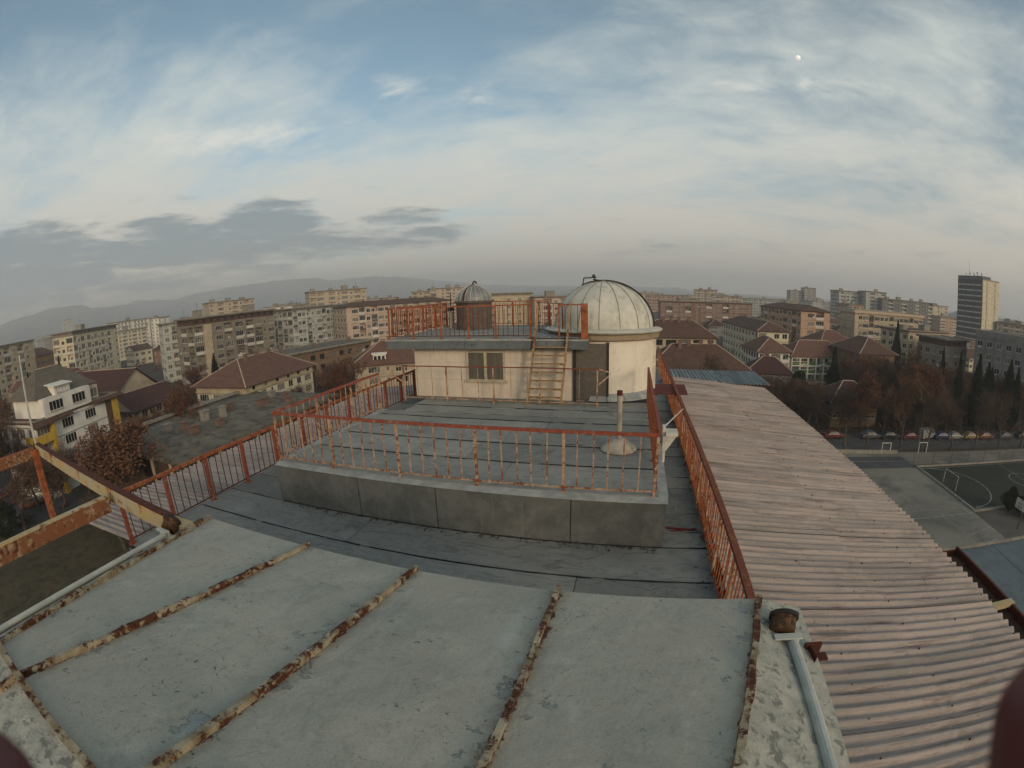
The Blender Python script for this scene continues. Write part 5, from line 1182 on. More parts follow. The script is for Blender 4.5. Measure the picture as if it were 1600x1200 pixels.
block(AB, 'wide apartment block with a broad pale cornice below the two towers', 'apartment block', (89.3, 173.4), (124.9, 175), 13, -4.9, 6, '.WDLDWWLDWDLDW', 'beige', left='..', para='mix', glaze=.4, roof_h=1.0, over=.6, roofm='ridge', pent=0, indiv=True)
block('town_house', 'brown house with a hipped tile roof and white window frames behind the villas', 'house', (60.5, 112.8), (72.4, 114), 16, -13.2, 3, '.WDW.', 'brown', roof='hip', roofm='tile_brown', rise=3.6, over=.9, left='...', indiv=True)
block('town_house', 'older house with two orange-tiled hips behind the long white house', 'house', (59.2, 137.8), (73, 140.6), 12, -13.6, 3, 'WWWW', 'brown', roof='hip', roofm='tile_red', rise=3.6, over=.8, indiv=True)
block(AB, 'beige block with white awnings right of the tall cypress', 'apartment block', (92, 136.9), (115.4, 144.6), 13, -8.6, 5, 'W.LLLL', 'sand', left='WW', para='mix', glaze=.5, roofm='tile_brown', pent=2, indiv=True)
block(AB, 'grey-green block with a brown roof storey beside the cypresses', 'apartment block', (93.4, 117.4), (105.3, 120.4), 12, -10.6, 4, 'W.WL', 'drab', para='mix', attic=1.6, atticm='tile_brown', left='WW', pent=0, indiv=True)
tw = block('tower_block', 'tall dark tower with a cream right face on the right skyline', 'tower', (217, 235.1), (235.5, 238.3), 22.0, 19.0, 13, '..V..', 'cream', left='', para='wall', pent=0, roof_h=.3, over=.1)
b = MB(); b.box(-.12, -.01, 0.3, 21.8, 0, 43.0); b.build('shaded_curtain_wall', M['tower_glass'], tw, world=False); b = MB()  # dark glass face; the shade on this side is put into its colour
for i in range(13):
    z = .9 + i * (43 - 1.35) / 13; b.box(-.5, -.125, .3, 21.8, z + .1, z + .95)
b.build('spandrel_band', M['paleb'], tw, world=False, kind='stuff')
b = MB()
for k in range(4): b.box(-.62, -.505, .1 + k * 7.1, .5 + k * 7.1, 0, 43.2)
b.build('mullion', M['dkgrey'], tw, world=False, kind='stuff')
b = MB(); b.box(-.3, 9, .2, 21.9, 43.35, 45.2); b.build('plant_storey', M['dkgrey'], tw, world=False)
for i in range(7):
    b = MB(); x = 1.2 + i * 2.2; y = 6 + (i * 5) % 17; b.tube((x, y, 43.3), (x, y, 47.6 + (i % 3) * .5), .09, n=5); b.lathe(x, y, [(.01, 46.6), (.5, 46.9), (.7, 47.2), (.01, 47.0)], 8); b.build('aerial', M['frame' if i % 2 else 'dark_iron'], tw, world=False)
b = MB(); b.tube((5, 16, 46), (5, 16, 55), .08, n=5); b.build('mast', M['dark_iron'], tw, world=False)
sb = block('office_block', 'big grey slab building with rows of windows behind dark cypresses at the right edge', 'building', (100.6, 111.3), (117.5, 80.5), 14, -6.1, 5, 'WWWWWWWWWWW', 'grey', left='...', over=.1, pent=0, roof_h=1.2, roofm='grey', indiv=True)
b = MB()
for i in range(12): b.box(i * 3.17 + .02, i * 3.17 + .3, -.25, -.012, 0, 17.9)
b.build('fin', M['blue'], sb, world=False, kind='stuff')
for q, lb in (((231.6, 235, 246, 219.6, -4.4), 'pinkish block just right of the dark tower'), ((252, 224, 276, 196, -5.6), 'grey block at the far right edge beyond the slab building')):
    block(AB, 'hazy ' + lb, 'apartment block', q[:2], q[2:4], 14, q[4], 7, 'WLWLW', 'pink' if 'pink' in lb else 'blue', left='WW', para='mix', pent=2)
block('town_house', 'ochre house with a dark red roof half hidden by trees behind the cars', 'house', (39.5, 83.4), (50, 83.4), 9, -19.0, 2, 'WDWW', 'ochre', roof='hip', roofm='tile_dark', rise=3.2, over=.8, left='WW', indiv=True)

NAMED = []
def short(lb):
    for w_ in (' with ', ' behind ', ' beside ', ' at ', ' under ', ' standing ', ' stepping ', ' rising ', ' left ', ' in ', ' carrying ', ' before ', ' right ', ' on ', ' just ', ' closing ', ' below ', ' glimpsed ', ' half ', ' next ', ' by ', ' seen ', ' beyond ', ','):
        if w_ in lb: lb = lb[:lb.index(w_)]
    return lb
for o in COL.objects:
    if o.type == 'EMPTY' and o.get('category') in ('apartment block', 'house', 'villa', 'building', 'tower') and o.name.split('.')[0] not in ('school_building', 'low_wing'):
        NAMED.append((o.location.x, o.location.y, short(o['label'])))
def place_words(x, y):
    d = math.hypot(x, y); a = math.atan2(x, y); best = None
    for (p, q, lb) in NAMED:
        dd = math.hypot(p, q); k = abs(math.atan2(p, q) - a) * min(d, dd) + .45 * abs(dd - d)
        if best is None or k < best[0]: best = (k, dd - d, lb)
    return ('in front of the ' if best[1] > 4 else 'behind the ' if best[1] < -4 else 'beside the ') + best[2]

# ---- fillers: hazy rows towards the horizon and low roofs between the blocks
def hits(cx, cy_, rad):
    for (x, y, a, hw, hd) in FOOT:
        vx, vy = cx - x, cy_ - y; lx = vx * math.cos(a) + vy * math.sin(a); ly = -vx * math.sin(a) + vy * math.cos(a)
        if abs(lx) < hw + rad and abs(ly) < hd + rad: return True
    return False
fr_ = random.Random(31)
def scatter_blocks(n, az0, az1, d0, d1, group, label, tops, cols):
    done = 0; tries = 0
    while done < n and tries < 2000:
        tries += 1
        a = R(fr_.uniform(az0, az1)); d = fr_.uniform(d0, d1); x, y = d * math.sin(a), d * math.cos(a)
        if hits(x, y, 22): continue
        w_ = fr_.uniform(24, 48); th = fr_.choice((0, math.pi / 2)) + fr_.uniform(-.15, .15)
        ux, uy = math.cos(th), math.sin(th)
        if (-uy) * x + ux * y < 0: ux, uy = -ux, -uy
        cn = fr_.choice(cols); block(AB, 'small hazy ' + dict(paleb='pale grey', dkgrey='dark grey').get(cn, cn) + ' block far ' + place_words(x, y), 'apartment block', (x - ux * w_ / 2, y - uy * w_ / 2), (x + ux * w_ / 2, y + uy * w_ / 2), 13, fr_.uniform(*tops), fr_.choice((5, 6, 7)), fr_.choice(('WLWLWLWL', 'LWWLWWLWWL', 'WLLWWLLW', 'DLDLDLD')), cn, left='W.W', right='W.W', para=fr_.choice(('mix', 'wall', 1)), glaze=.4, group=group, seed=done, pent=fr_.choice((1, 2, 3)))
        done += 1
scatter_blocks(26, -84, -20, 340, 1000, 'hazy apartment blocks towards the hills', 'small hazy apartment block among many below the hills on the left', (-6, 1.0), ('cream', 'pink', 'paleb', 'beige', 'white', 'grey'))
scatter_blocks(30, 1, 58, 330, 1000, 'hazy apartment blocks on the right horizon', 'small hazy apartment block among many near the horizon on the right', (-8, -2), ('pink', 'salmon', 'beige', 'paleb', 'cream', 'grey'))
done = tries = 0
while done < 44 and tries < 3000:
    tries += 1
    a = fr_.choice((fr_.uniform(-84, -24), fr_.uniform(2, 52))); d = fr_.uniform(110, 330); x, y = d * math.sin(R(a)), d * math.cos(R(a))
    if hits(x, y, 10): continue
    w_ = fr_.uniform(10, 17); th = fr_.choice((0, math.pi / 2)) + fr_.uniform(-.2, .2); ux, uy = math.cos(th), math.sin(th)
    if (-uy) * x + ux * y < 0: ux, uy = -ux, -uy
    lft = a < 0
    gb = fr_.random() < .3; cn = fr_.choice(('beige', 'sand', 'brown', 'cream', 'grey', 'brick')); block('town_house', 'low ' + cn + (' gabled' if gb else '') + ' house among trees ' + place_words(x, y), 'house', (x - ux * w_ / 2, y - uy * w_ / 2), (x + ux * w_ / 2, y + uy * w_ / 2), fr_.uniform(8, 11), G + fr_.uniform(5.5, 8.5), 2, fr_.choice(('WDW', 'WWW', 'DWWD')), cn, roof='hip', gable=gb, roofm=fr_.choice(('tile_red', 'tile_brown', 'tile_red', 'tile_dark')), rise=fr_.uniform(2.4, 3.6), left='W', right='W', group='low tiled houses ' + ('left' if lft else 'right') + ' of the observatory', chim=1, seed=done)
    done += 1

# ================================================================== trees
def branches(r, h, spread, depth=4, first=.22, up=.35, thick=.026, kids=(3, 5)):
    """segments (p, q, r0, r1, level) of a recursive bare tree"""
    segs, tips = [], []
    def grow(p, d, L, rad, lev):
        n_ = 3; q = p; dd = d.copy()
        for i in range(n_):
            dd = (dd + Vector((r.gauss(0, .16), r.gauss(0, .16), r.gauss(.04, .10)))).normalized()
            q2 = q + dd * L / n_; ra, rb = rad * (1 - .22 * i), rad * (1 - .22 * (i + 1)); segs.append((q, q2, ra, rb, lev)); q = q2
            if lev < depth and (i > 0 or lev > 0):
                for _ in range(r.randint(1, 2) if lev else r.randint(2, 3)):
                    side = Vector((r.gauss(0, 1), r.gauss(0, 1), r.gauss(0, .35))).normalized()
                    nd = (dd * .55 + side * .75 + Vector((0, 0, up))).normalized()
                    grow(q, nd, L * r.uniform(.52, .74), rb * .62, lev + 1)
        if lev >= depth - 1: tips.append((q, dd))
    grow(Vector((0, 0, 0)), Vector((r.gauss(0, .04), r.gauss(0, .04), 1)).normalized(), h * .46, h * thick, 0)
    mx = max(max(abs(q.x), abs(q.y)) for _, q, *_ in segs); mz = max(q.z for _, q, *_ in segs)
    sx_, sz_ = spread / mx, h / mz
    f = lambda v: Vector((v.x * sx_, v.y * sx_, v.z * sz_))
    return [(f(a), f(b), c, d, e) for a, b, c, d, e in segs], [(f(p), d) for p, d in tips]
def tree_proto(seed, h, spread, leaf, nleaf, lsize, depth=4, twigs=5):
    r = random.Random(seed); segs, tips = branches(r, h, spread, depth)
    tr, tw_, cr = MB(), MB(), MB()
    for a, b_, r0, r1, lev in segs:
        if lev <= 2: tr.tube(a, b_, max(r0, .03), max(r1, .025), 6 if lev == 0 else 4, caps=False)
        else:
            w_ = max(r0 * 1.3, .018 if lev > 2 else .03); d = (b_ - a).normalized(); s_ = d.cross(Vector((r.gauss(0, 1), r.gauss(0, 1), r.gauss(0, 1)))).normalized() * w_
            s2 = d.cross(s_).normalized() * w_
            tw_.quad(a - s_, a + s_, b_ + s_ * .7, b_ - s_ * .7); tw_.quad(a - s2, a + s2, b_ + s2 * .7, b_ - s2 * .7)
    for p, d in tips:
        for _ in range(twigs):
            dd = (d + Vector((r.gauss(0, .6), r.gauss(0, .6), r.gauss(.2, .5)))).normalized(); L = r.uniform(.5, 1.1) * h / 11
            s_ = dd.cross(Vector((r.gauss(0, 1), r.gauss(0, 1), r.gauss(0, 1)))).normalized() * .013 * h / 10
            tw_.quad(p - s_, p + s_, p + dd * L + s_ * .5, p + dd * L - s_ * .5)
            if nleaf:
                for _ in range(nleaf):
                    c = p + dd * L * r.uniform(.1, 1.1) + Vector((r.gauss(0, .16), r.gauss(0, .16), r.gauss(0, .16))); a = Vector((r.gauss(0, 1), r.gauss(0, 1), r.gauss(0, 1))).normalized() * lsize * r.uniform(.5, 1.2); e = a.cross(Vector((r.gauss(0, 1), r.gauss(0, 1), r.gauss(0, 1)))).normalized() * lsize * r.uniform(.3, .7)
                    cr.quad(c - a - e, c + a - e * .4, c + a + e, c - a + e * .5)
    out = [('trunk', tr.mesh('trunk', M['bark'])), ('twig', tw_.mesh('twig', M['twig']))]
    if nleaf: out.append(('crown', cr.mesh('crown', M[leaf])))
    return h, spread, out
def cone_proto(seed, h, spread, leaf, n_, prof, lsize):
    r = random.Random(seed); cr = MB(); tr = MB(); tr.tube((0, 0, 0), (0, 0, h * .8), .16, .05, 6)
    for _ in range(n_):
        t = r.random() ** .85; z = h * (.04 + .96 * t); lump = .82 + .18 * math.sin(9 * t + seed) ; rad = spread * prof(t) * lump * math.sqrt(r.uniform(.25, 1.12)); a = r.uniform(0, 6.283)
        rad *= .86 + .2 * math.sin(3 * a + 7 * t + seed)
        c = Vector((rad * math.cos(a), rad * math.sin(a), z)); up_ = Vector((math.cos(a) * .35 + r.gauss(0, .25), math.sin(a) * .35 + r.gauss(0, .25), 1)).normalized() * lsize * r.uniform(.6, 1.4)
        e = up_.cross(Vector((r.gauss(0, 1), r.gauss(0, 1), r.gauss(0, 1)))).normalized() * lsize * r.uniform(.25, .5)
        cr.quad(c - up_ - e * .5, c - up_ * .4 + e, c + up_ + e * .2, c + up_ * .3 - e)
    return h, spread, [('trunk', tr.mesh('trunk', M['bark'])), ('crown', cr.mesh('crown', M[leaf]))]
PR = {
    'russet': [tree_proto(1, 11, 5, 'russet', 2, .15), tree_proto(2, 11, 5, 'russet', 2, .15), tree_proto(3, 11, 5, 'russet', 3, .14)],
    'brown': [tree_proto(4, 11, 4.6, 'brownleaf', 1, .13), tree_proto(5, 11, 4.6, 'brownleaf', 1, .13)],
    'bare': [tree_proto(6, 11, 4.6, None, 0, 0, 4, 9), tree_proto(7, 11, 4.4, None, 0, 0, 4, 9)],
    'cypress': [cone_proto(8, 15, 1.5, 'cypress', 5200, lambda t: min(1, t * 9) * (1 - t ** 2.1) + .02, .24), cone_proto(9, 15, 1.5, 'cypress', 5200, lambda t: min(1, t * 7) * (1 - t ** 1.7) + .03, .24)],
    'evergreen': [cone_proto(10, 12, 4.0, 'evergreen', 6500, lambda t: min(1, t * 3.2) * math.sqrt(max(0, 1 - t ** 2.2)) + .02, .26), cone_proto(11, 12, 3.2, 'evergreen', 5600, lambda t: min(1, t * 6) * (1 - t) ** .8 + .03, .28)],
}
TREES = []
def tree(kind, x, y, h, spread, label, group=None, name=None, var=None, z=G):
    protos = PR[kind]; ph, ps, parts = protos[rnd.randrange(len(protos)) if var is None else var]
    t = thing(name or {'cypress': 'cypress_tree', 'evergreen': 'evergreen_tree'}.get(kind, 'bare_tree'), label, 'tree', (x, y, z), rnd.uniform(0, 6.28), group)
    s = (spread / ps, spread / ps, h / ph)
    for nm, me in parts: put(nm, me, t, scale=s)
    TREES.append((x, y, spread)); return t
T = tree
T('russet', -58.2, 22.9, 12.8, 8.8, 'wide russet tree in front of the white and yellow villa', var=2)
T('bare', -54, 27.5, 8, 4.6, 'bare grey tree between the russet crown and the guard rail')
T('bare', -50, 20.5, 7, 4.0, 'bare low tree over the yard just beyond the rust post')
T('russet', -51.4, 71.5, 13.2, 4.6, 'rounded red-brown tree in front of the pale house with the dormer', var=1)
T('brown', -55, 76, 10.5, 4.0, 'darker brown tree close behind the rounded red-brown one')
T('cypress', -92.4, 73.4, 14.1, 2.0, 'dark cypress against the foot of the grey-brown apartment block')
T('cypress', -106, 29.6, 17.5, 2.0, 'taller dark cypress behind the pale mast at far left')
T('cypress', -104, 33.5, 16, 1.8, 'shorter dark cypress next to the one behind the mast')
T('cypress', -141.3, 50.3, 18, 1.8, 'dark slender cypress by the orange low house')
T('cypress', -137, 44.5, 15, 1.2, 'very thin cypress left of the slender one by the orange house')
T('russet', -67.5, 44.5, 12.2, 4.6, 'russet tree rising behind the chimneys of the flat roof', var=0)
T('brown', -73, 52, 10, 4.6, 'brown tree left of the russet one behind the flat roof')
T('russet', -106.6, 77, 10.5, 4.6, 'russet tree below the stair panel of the grey-brown block')
T('brown', -82, 16.5, 14.5, 4.6, 'dark brown tree against the left end of the villa')
T('brown', -78, 5, 14.0, 5.0, 'dark brown tree at the lower left edge over the car park')
T('brown', -73, 12, 14.5, 5.0, 'big dark brown tree at the left edge beside the mast')
T('brown', -66.5, 17.2, 9.4, 6.6, 'dark brown tree before the lower left corner of the yellow and white villa', var=0)
T('brown', -69.5, 13.2, 9.6, 6.0, 'dark brown tree left of the yellow balconies, over the orange car', var=1)
T('bare', -84, 8, 14, 5.0, 'dark bare tree at the extreme left above the parked cars')
T('brown', -97, 23, 15.5, 4.4, 'brown tree behind the villa roof at the left edge')
T('evergreen', -69, 10, 6, 3.2, 'dark evergreen bush beside the parked cars on the left', name='evergreen_bush')
T('evergreen', 50, 106.9, 12.6, 2.9, 'ivy-dark evergreen in front of the long white house', var=1)
T('evergreen', 35.8, 93.4, 8.8, 4.2, 'low dark evergreen below the white villa', var=0)
T('russet', 41.0, 69.9, 12.2, 4.0, 'russet tree with a bare lower trunk in front of the ochre house', var=0)
T('russet', 48.6, 70.4, 13.0, 3.9, 'tallest orange-brown tree right of the ochre house', var=1)
T('russet', 62, 79.5, 12.0, 3.8, 'red-brown round tree left of the big cypress cluster', var=2)
T('brown', 66.9, 93.5, 15, 5.4, 'large dull brown tree in the middle of the park')
T('russet', 73, 82, 11, 4.4, 'red-brown tree right of the big cypress cluster', var=0)
T('cypress', 80.7, 126.4, 19, 2.3, 'tall lone cypress before the block with the pale cornice')
T('cypress', 68.3, 86.2, 15.8, 1.7, 'dark cypress left of the grey slab building')
T('cypress', 68.6, 80.2, 15.6, 1.7, 'dark cypress at the corner of the grey slab building')
for i, (x, y, h, s_) in enumerate(((75.4, 74.6, 15.6, 2.5), (78.0, 74.0, 14.2, 2.2), (80.2, 75.0, 13, 2.2), (85.4, 73.8, 15.0, 2.6), (88.4, 73.8, 13.6, 2.4))):
    T('cypress', x, y + 6.5, h, s_, 'cypress in the dark cluster before the grey slab building', 'cypress cluster')
T('bare', 33, 79.5, 9.5, 4.2, 'bare pale tree beside the ochre house nearest the corrugated roof')
T('brown', 24.4, 84, 6.2, 4.0, 'brown tree low behind the corner of the corrugated roof')
for i_, (x_, h_) in enumerate(((36.5, 10), (53.5, 11), (59.5, 9.5), (66, 10.5), (73, 10), (80, 11.5), (88, 10))):
    T('bare' if i_ % 2 else 'brown', x_, 69.9 - .02 * x_, h_, h_ * .40, 'winter tree on the near side of the road, ' + ('before the red car', 'before the wine-red car', 'before the white van', 'before the white car', 'before the orange car', 'by the silver car', 'at the right end of the row')[i_])
T('bare', 40.5, 80.8, 9, 4.0, 'bare tree in front of the left part of the ochre house')
T('brown', 45.5, 81, 9.5, 3.8, 'brown tree in front of the middle of the ochre house')
T('bare', 50.5, 80.6, 8.5, 3.8, 'bare tree before the right end of the ochre house')
T('bare', 58, 79.5, 10, 4.6, 'pale bare tree in the row behind the white van')
T('bare', 65.6, 78.6, 8, 4.8, 'spreading pale bare tree behind the yellow car')
T('brown', 54.2, 80, 10, 4.4, 'brown tree behind the dark red car')
T('bare', 79, 79, 8.4, 4.6, 'bare tree at the right end of the parked row')
def capf(a): return 9.8 if 11 < a < 27 else (6.3 if a > 0 else (8.2 if a < -52 else 7.5))
def zone(n, kinds, az, d, hh_, group, label, need=3.0):
    done = tries = 0
    while done < n and tries < 4000:
        tries += 1
        a = R(rnd.uniform(*az)); dd = math.sqrt(rnd.uniform(d[0] ** 2, d[1] ** 2)); x, y = dd * math.sin(a), dd * math.cos(a)
        if hits(x, y, 2.6) or (x < 3 and y < 28 and x > -12): continue
        if 67.5 < y < 79 and 0 < x < 160: continue
        if 0 < x < 110 and 0 < y < 68: continue
        if any((x - p) ** 2 + (y - q) ** 2 < need ** 2 for p, q, s_ in TREES): continue
        k = rnd.choice(kinds); h = rnd.uniform(*hh_)
        cap = -G - dd * math.tan(R(capf(math.degrees(a)))); h = min(h, cap)          # crowns stay below the roofs one sees over them
        if h < 3.2: continue
        T(k, x, y, h, h * rnd.uniform(.36, .50) if k not in ('cypress',) else rnd.uniform(1.3, 1.9), ('small ' if h < 6.2 else 'tall ' if h > 9.8 else '') + dict(brown='dull brown tree ', bare='bare grey tree ', russet='russet tree ', evergreen='dark evergreen tree ', cypress='dark cypress ')[k] + place_words(x, y), 'winter trees of the town'); done += 1
zone(96, ('bare', 'bare', 'brown', 'bare', 'russet'), (10, 60), (79.5, 124), (8, 14.5), 'park trees beyond the road', 'bare brown tree in the dark park beyond the parked cars', 3.0)
zone(34, ('brown', 'bare', 'russet'), (2, 52), (118, 260), (6.5, 9.5), 'trees among the houses right of the dome', 'winter tree among the houses and blocks right of the large dome', 5)
zone(34, ('brown', 'bare', 'russet', 'brown'), (-80, -34), (66, 135), (6.5, 10), 'trees among the houses left of the hut', 'winter tree among the houses and blocks left of the hut', 4.6)
zone(40, ('brown', 'bare', 'evergreen'), (-82, -24), (135, 300), (7, 10.5), 'far trees between the blocks on the left', 'far brown tree in the belts between the apartment blocks on the left', 6)
zone(12, ('bare', 'brown'), (-88, -66), (74, 110), (8, 13), 'dark trees over the car park', 'dark winter tree over the cars at the left edge', 4)
# undergrowth and far woods nobody could count
def scrub(name, n_, az, d, size, m, seed):
    r = random.Random(seed); b = MB()
    while n_ > 0:
        a = R(r.uniform(*az)); dd = math.sqrt(r.uniform(d[0] ** 2, d[1] ** 2)); x, y = dd * math.sin(a), dd * math.cos(a)
        if hits(x, y, 1.0) or (67.3 < y < 78.5 and x > -10) or (0 < x < 110 and y < 68): n_ -= .2; continue
        n_ -= 1; s_ = r.uniform(*size); hgt = s_ * r.uniform(.5, 1.1)
        for _ in range(26):
            u = Vector((r.gauss(0, 1), r.gauss(0, 1), abs(r.gauss(0, 1)))).normalized() * math.sqrt(r.random()); c = Vector((x + u.x * s_, y + u.y * s_, G + u.z * hgt))
            e = Vector((r.gauss(0, 1), r.gauss(0, 1), r.gauss(0, 1))).normalized() * s_ * .26; f = e.cross(Vector((r.gauss(0, 1), r.gauss(0, 1), r.gauss(0, 1)))).normalized() * s_ * .14
            b.quad(c - e, c + f, c + e, c - f)
    o = b.build(name, M[m]); o['kind'] = 'stuff'
scrub('undergrowth', 420, (8, 54), (79, 130), (.6, 1.7), 'brownleaf', 1)
scrub('undergrowth', 520, (-86, -30), (66, 190), (.7, 2.0), 'brownleaf', 2)
scrub('distant_woodland', 900, (-88, -18), (190, 1100), (2.5, 6.0), 'brownleaf', 3)
scrub('distant_woodland', 900, (0, 62), (130, 1100), (2.2, 5.5), 'brownleaf', 4)
for i in range(6):
    T('evergreen', 52.5 + i * 1.1 + rnd.uniform(-.4, .4), 44.2 - i * .9, rnd.uniform(2.2, 3.6), 1.8, 'shrub at the right corner of the dark pitch', 'shrubs by the pitch corner', 'shrub')

# ================================================================== cars
def carmat(name, c):
    m, t, b = principled(name); b.inputs['Base Color'].default_value = c; b.inputs['Roughness'].default_value = .35; b.inputs['Specular IOR Level'].default_value = .5; return m
_wheel = None
def car(label, x, y, rz, colour, van=False, group=None):
    global _wheel
    c = thing('parked_car', label, 'van' if van else 'car', (x, y, G + .012), rz, group); k = 'car_' + colour[0]
    if k not in M: M[k] = carmat(k, colour[1])
    prof = [(-2.1, .35), (-2.12, .75), (-1.9, .92), (-1.55, .97), (-.95, 1.42), (.45, 1.44), (1.05, .98), (1.9, .82), (2.1, .62), (2.1, .35)] if not van else [(-2.3, .35), (-2.32, 1.2), (-2.25, 1.95), (-1.9, 2.02), (.9, 2.0), (1.5, 1.2), (2.2, 1.0), (2.3, .7), (2.3, .35)]
    b = MB(); n_ = len(prof); w_ = .82
    def wd(z): return w_ if z < 1.0 else w_ - (z - 1.0) * (.32 if not van else .08)
    vs = [(p, -wd(z), z) for p, z in prof] + [(p, wd(z), z) for p, z in prof]
    b.add(vs, [tuple(range(n_)), tuple(range(2 * n_ - 1, n_ - 1, -1))] + [(i, n_ + i, n_ + (i + 1) % n_, (i + 1) % n_) for i in range(n_)])
    body = b.build('body', M[k], c, world=False)
    mo = body.modifiers.new('bevel', 'BEVEL'); mo.width = .07; mo.segments = 2; mo.limit_method = 'ANGLE'
    g = MB()
    if not van:
        g.quad((-1.50, -.70, 1.0), (-1.50, .70, 1.0), (-1.0, .62, 1.38), (-1.0, -.62, 1.38)); g.quad((1.02, .70, 1.02), (1.02, -.70, 1.02), (.5, -.62, 1.41), (.5, .62, 1.41))
        for s_ in (-1, 1): g.quad((-1.3, s_ * .835, 1.0), (.85, s_ * .835, 1.0), (.38, s_ * .70, 1.38), (-.9, s_ * .70, 1.38))
    else:
        g.quad((1.46, .72, 1.27), (1.46, -.72, 1.27), (.98, -.7, 1.92), (.98, .7, 1.92))
        for s_ in (-1, 1): g.quad((-.2, s_ * .82, 1.25), (1.3, s_ * .82, 1.25), (.86, s_ * .75, 1.85), (-.2, s_ * .75, 1.85))
    gl = g.build('window', M['tower_glass'], c, world=False)
    if _wheel is None:
        b = MB(); b.tube((0, -.1, 0), (0, .1, 0), .32, n=14); _wheel = b.mesh('wheel', M['rubber'])
    for px in (-1.3, 1.32):
        for s_ in (-1, 1): put('wheel', _wheel, c, (px, s_ * .76, .32))
    for s_ in (-1, 1):
        b = MB(); b.box(2.06 if not van else 2.26, 2.125 if not van else 2.325, s_ * .55 - .16, s_ * .55 + .16, .62, .76); b.build('headlight', M['frame'], c, world=False)
        b = MB(); b.box(-2.14 if not van else -2.34, -2.08 if not van else -2.28, s_ * .6 - .13, s_ * .6 + .13, .66, .82); b.build('tail_light', M['redsheet'], c, world=False)
    return c
cw, cr_, cd, cyv, cor, cg, cb, cwine = ('white', S(132, 132, 126)), ('red', S(98, 44, 40)), ('dark', S(44, 46, 52)), ('yellow', S(130, 114, 66)), ('orange', S(120, 80, 56)), ('silver', S(88, 92, 94)), ('blue', S(52, 62, 92)), ('wine', S(96, 36, 40))
for lb, x, y, rz, c, v in (('bright red car at the left end of the row under the park trees', 37.1, 76.3, .1, cr_, 0), ('silver car half hidden behind a trunk in the parked row', 45.0, 76.2, .05, cg, 0), ('dark car between the silver and the wine-red ones', 49.3, 76.0, 0, cd, 0),
        ('wine-red car just left of the white van', 54, 75.6, .1, cwine, 0), ('white van parked among the cars by the park', 58.6, 75.8, .25, cw, 1), ('dark blue car right of the white van', 62.2, 75.4, .0, cb, 0), ('white car left of the yellow one', 65.6, 75.2, .05, cw, 0),
        ('yellow car in the parked row', 70.0, 75.0, .02, cyv, 0), ('orange car right after the yellow one', 74.6, 75.0, .0, cor, 0), ('silver car near the right end of the parked row', 81, 74.8, .03, cg, 0), ('dark car at the right end of the parked row', 87, 74.6, .0, cd, 0),
        ('white car alone on the car park at the far left', -73.3, 12.6, 1.9, cw, 0), ('orange-yellow car behind the steel frame post', -78.4, 17.3, 1.4, cor, 0), ('red car at the left edge of the car park', -89.3, 14.7, 1.6, cr_, 0), ('dark car near the white one on the left car park', -82, 11.8, 1.7, cd, 0), ('silver car at the back of the left car park', -92, 20, 1.5, cg, 0)):
    car(lb, x, y, rz, c, bool(v))
for x, y, lb in ((52.6, 70.2, 'tall thin street lamp by the white van'), (-97, 33, 'street lamp beyond the car park at far left')):
    l = thing('street_lamp', lb, 'street lamp', (x, y, G))
    b = MB(); b.tube((x, y, G), (x, y, G + 8), .09, .05, 8); b.tube((x, y, G + 8), (x, y + 1.4, G + 8.3), .05, .04, 6); b.build('post', M['concrete'], l)
    b = MB(); b.box(x - .12, x + .12, y + 1.2, y + 1.9, G + 8.24, G + 8.4); b.build('lamp_head', M['frame'], l)

# ================================================================== hills, moon, haze
def hill(name, pts, dist, back, seed):
    """pts: (azimuth, elevation) of the crest; built as terrain with a foot in front and a far side"""
    r = random.Random(seed); b = MB(); P = []
    for (a0, e0), (a1, e1) in zip(pts, pts[1:]):
        k = 5
        for i in range(k):
            f = i / k; P.append((a0 + (a1 - a0) * f, e0 + (e1 - e0) * (f * f * (3 - 2 * f)) + (r.uniform(-.06, .06))))
    P.append(pts[-1]); rows = []
    for a, e in P:
        d = dist * (1 + .04 * math.sin(a * .7)); h = d * math.tan(R(e)); q = lambda dd, z: (dd * math.sin(R(a)), dd * math.cos(R(a)), z)
        rows.append([q(d * .62, G - 2), q(d * .76, G + (h - G) * (.22 + r.uniform(-.05, .05))), q(d * .88, G + (h - G) * (.58 + r.uniform(-.07, .07))), q(d, h), q(d * 1.0 + back * .5, G + (h - G) * .6), q(d + back, G - 2)])
    for A, B_ in zip(rows, rows[1:]):
        for j in range(5): b.quad(A[j], B_[j], B_[j + 1], A[j + 1])
    o = b.build(name, M['hill'], smooth=True); o['kind'] = 'structure'; return o
hill('hills', [(-118, .6), (-104, 1.2), (-92, 1.4), (-80, 1.7), (-77, 2.0), (-73.9, 2.4), (-70.3, 2.8), (-67.5, 2.75), (-65.3, 2.1), (-62, 2.0), (-58, 1.2), (-52, .2)], 4300, 900, 1)
hill('hills', [(-66, .3), (-63, 1.6), (-60.2, 2.35), (-58, 2.1), (-55.9, 1.95), (-53, 2.3), (-51.2, 2.5), (-48, 2.65), (-45.7, 2.75), (-42.6, 2.9), (-38.7, 2.85), (-36.4, 2.4), (-34, 2.5), (-31.7, 2.6), (-29, 2.35), (-26.2, 2.05), (-22.4, 1.5), (-17.7, .9), (-10, .6), (-2, .5), (1, .45), (5.7, .4), (7.6, .1), (13.5, -.15), (20, -.2)], 5200, 1200, 2)
hill('hills', [(34, -1.4), (36.5, -1.3), (38, -.9), (38.9, -.4), (39.9, -.1), (42, 0.0), (45, -.4), (49, -.8), (53, -1.2)], 1500, 260, 3)
b = MB(); md = 9000; ma, me_ = R(22.8), R(27.3); mr = 46
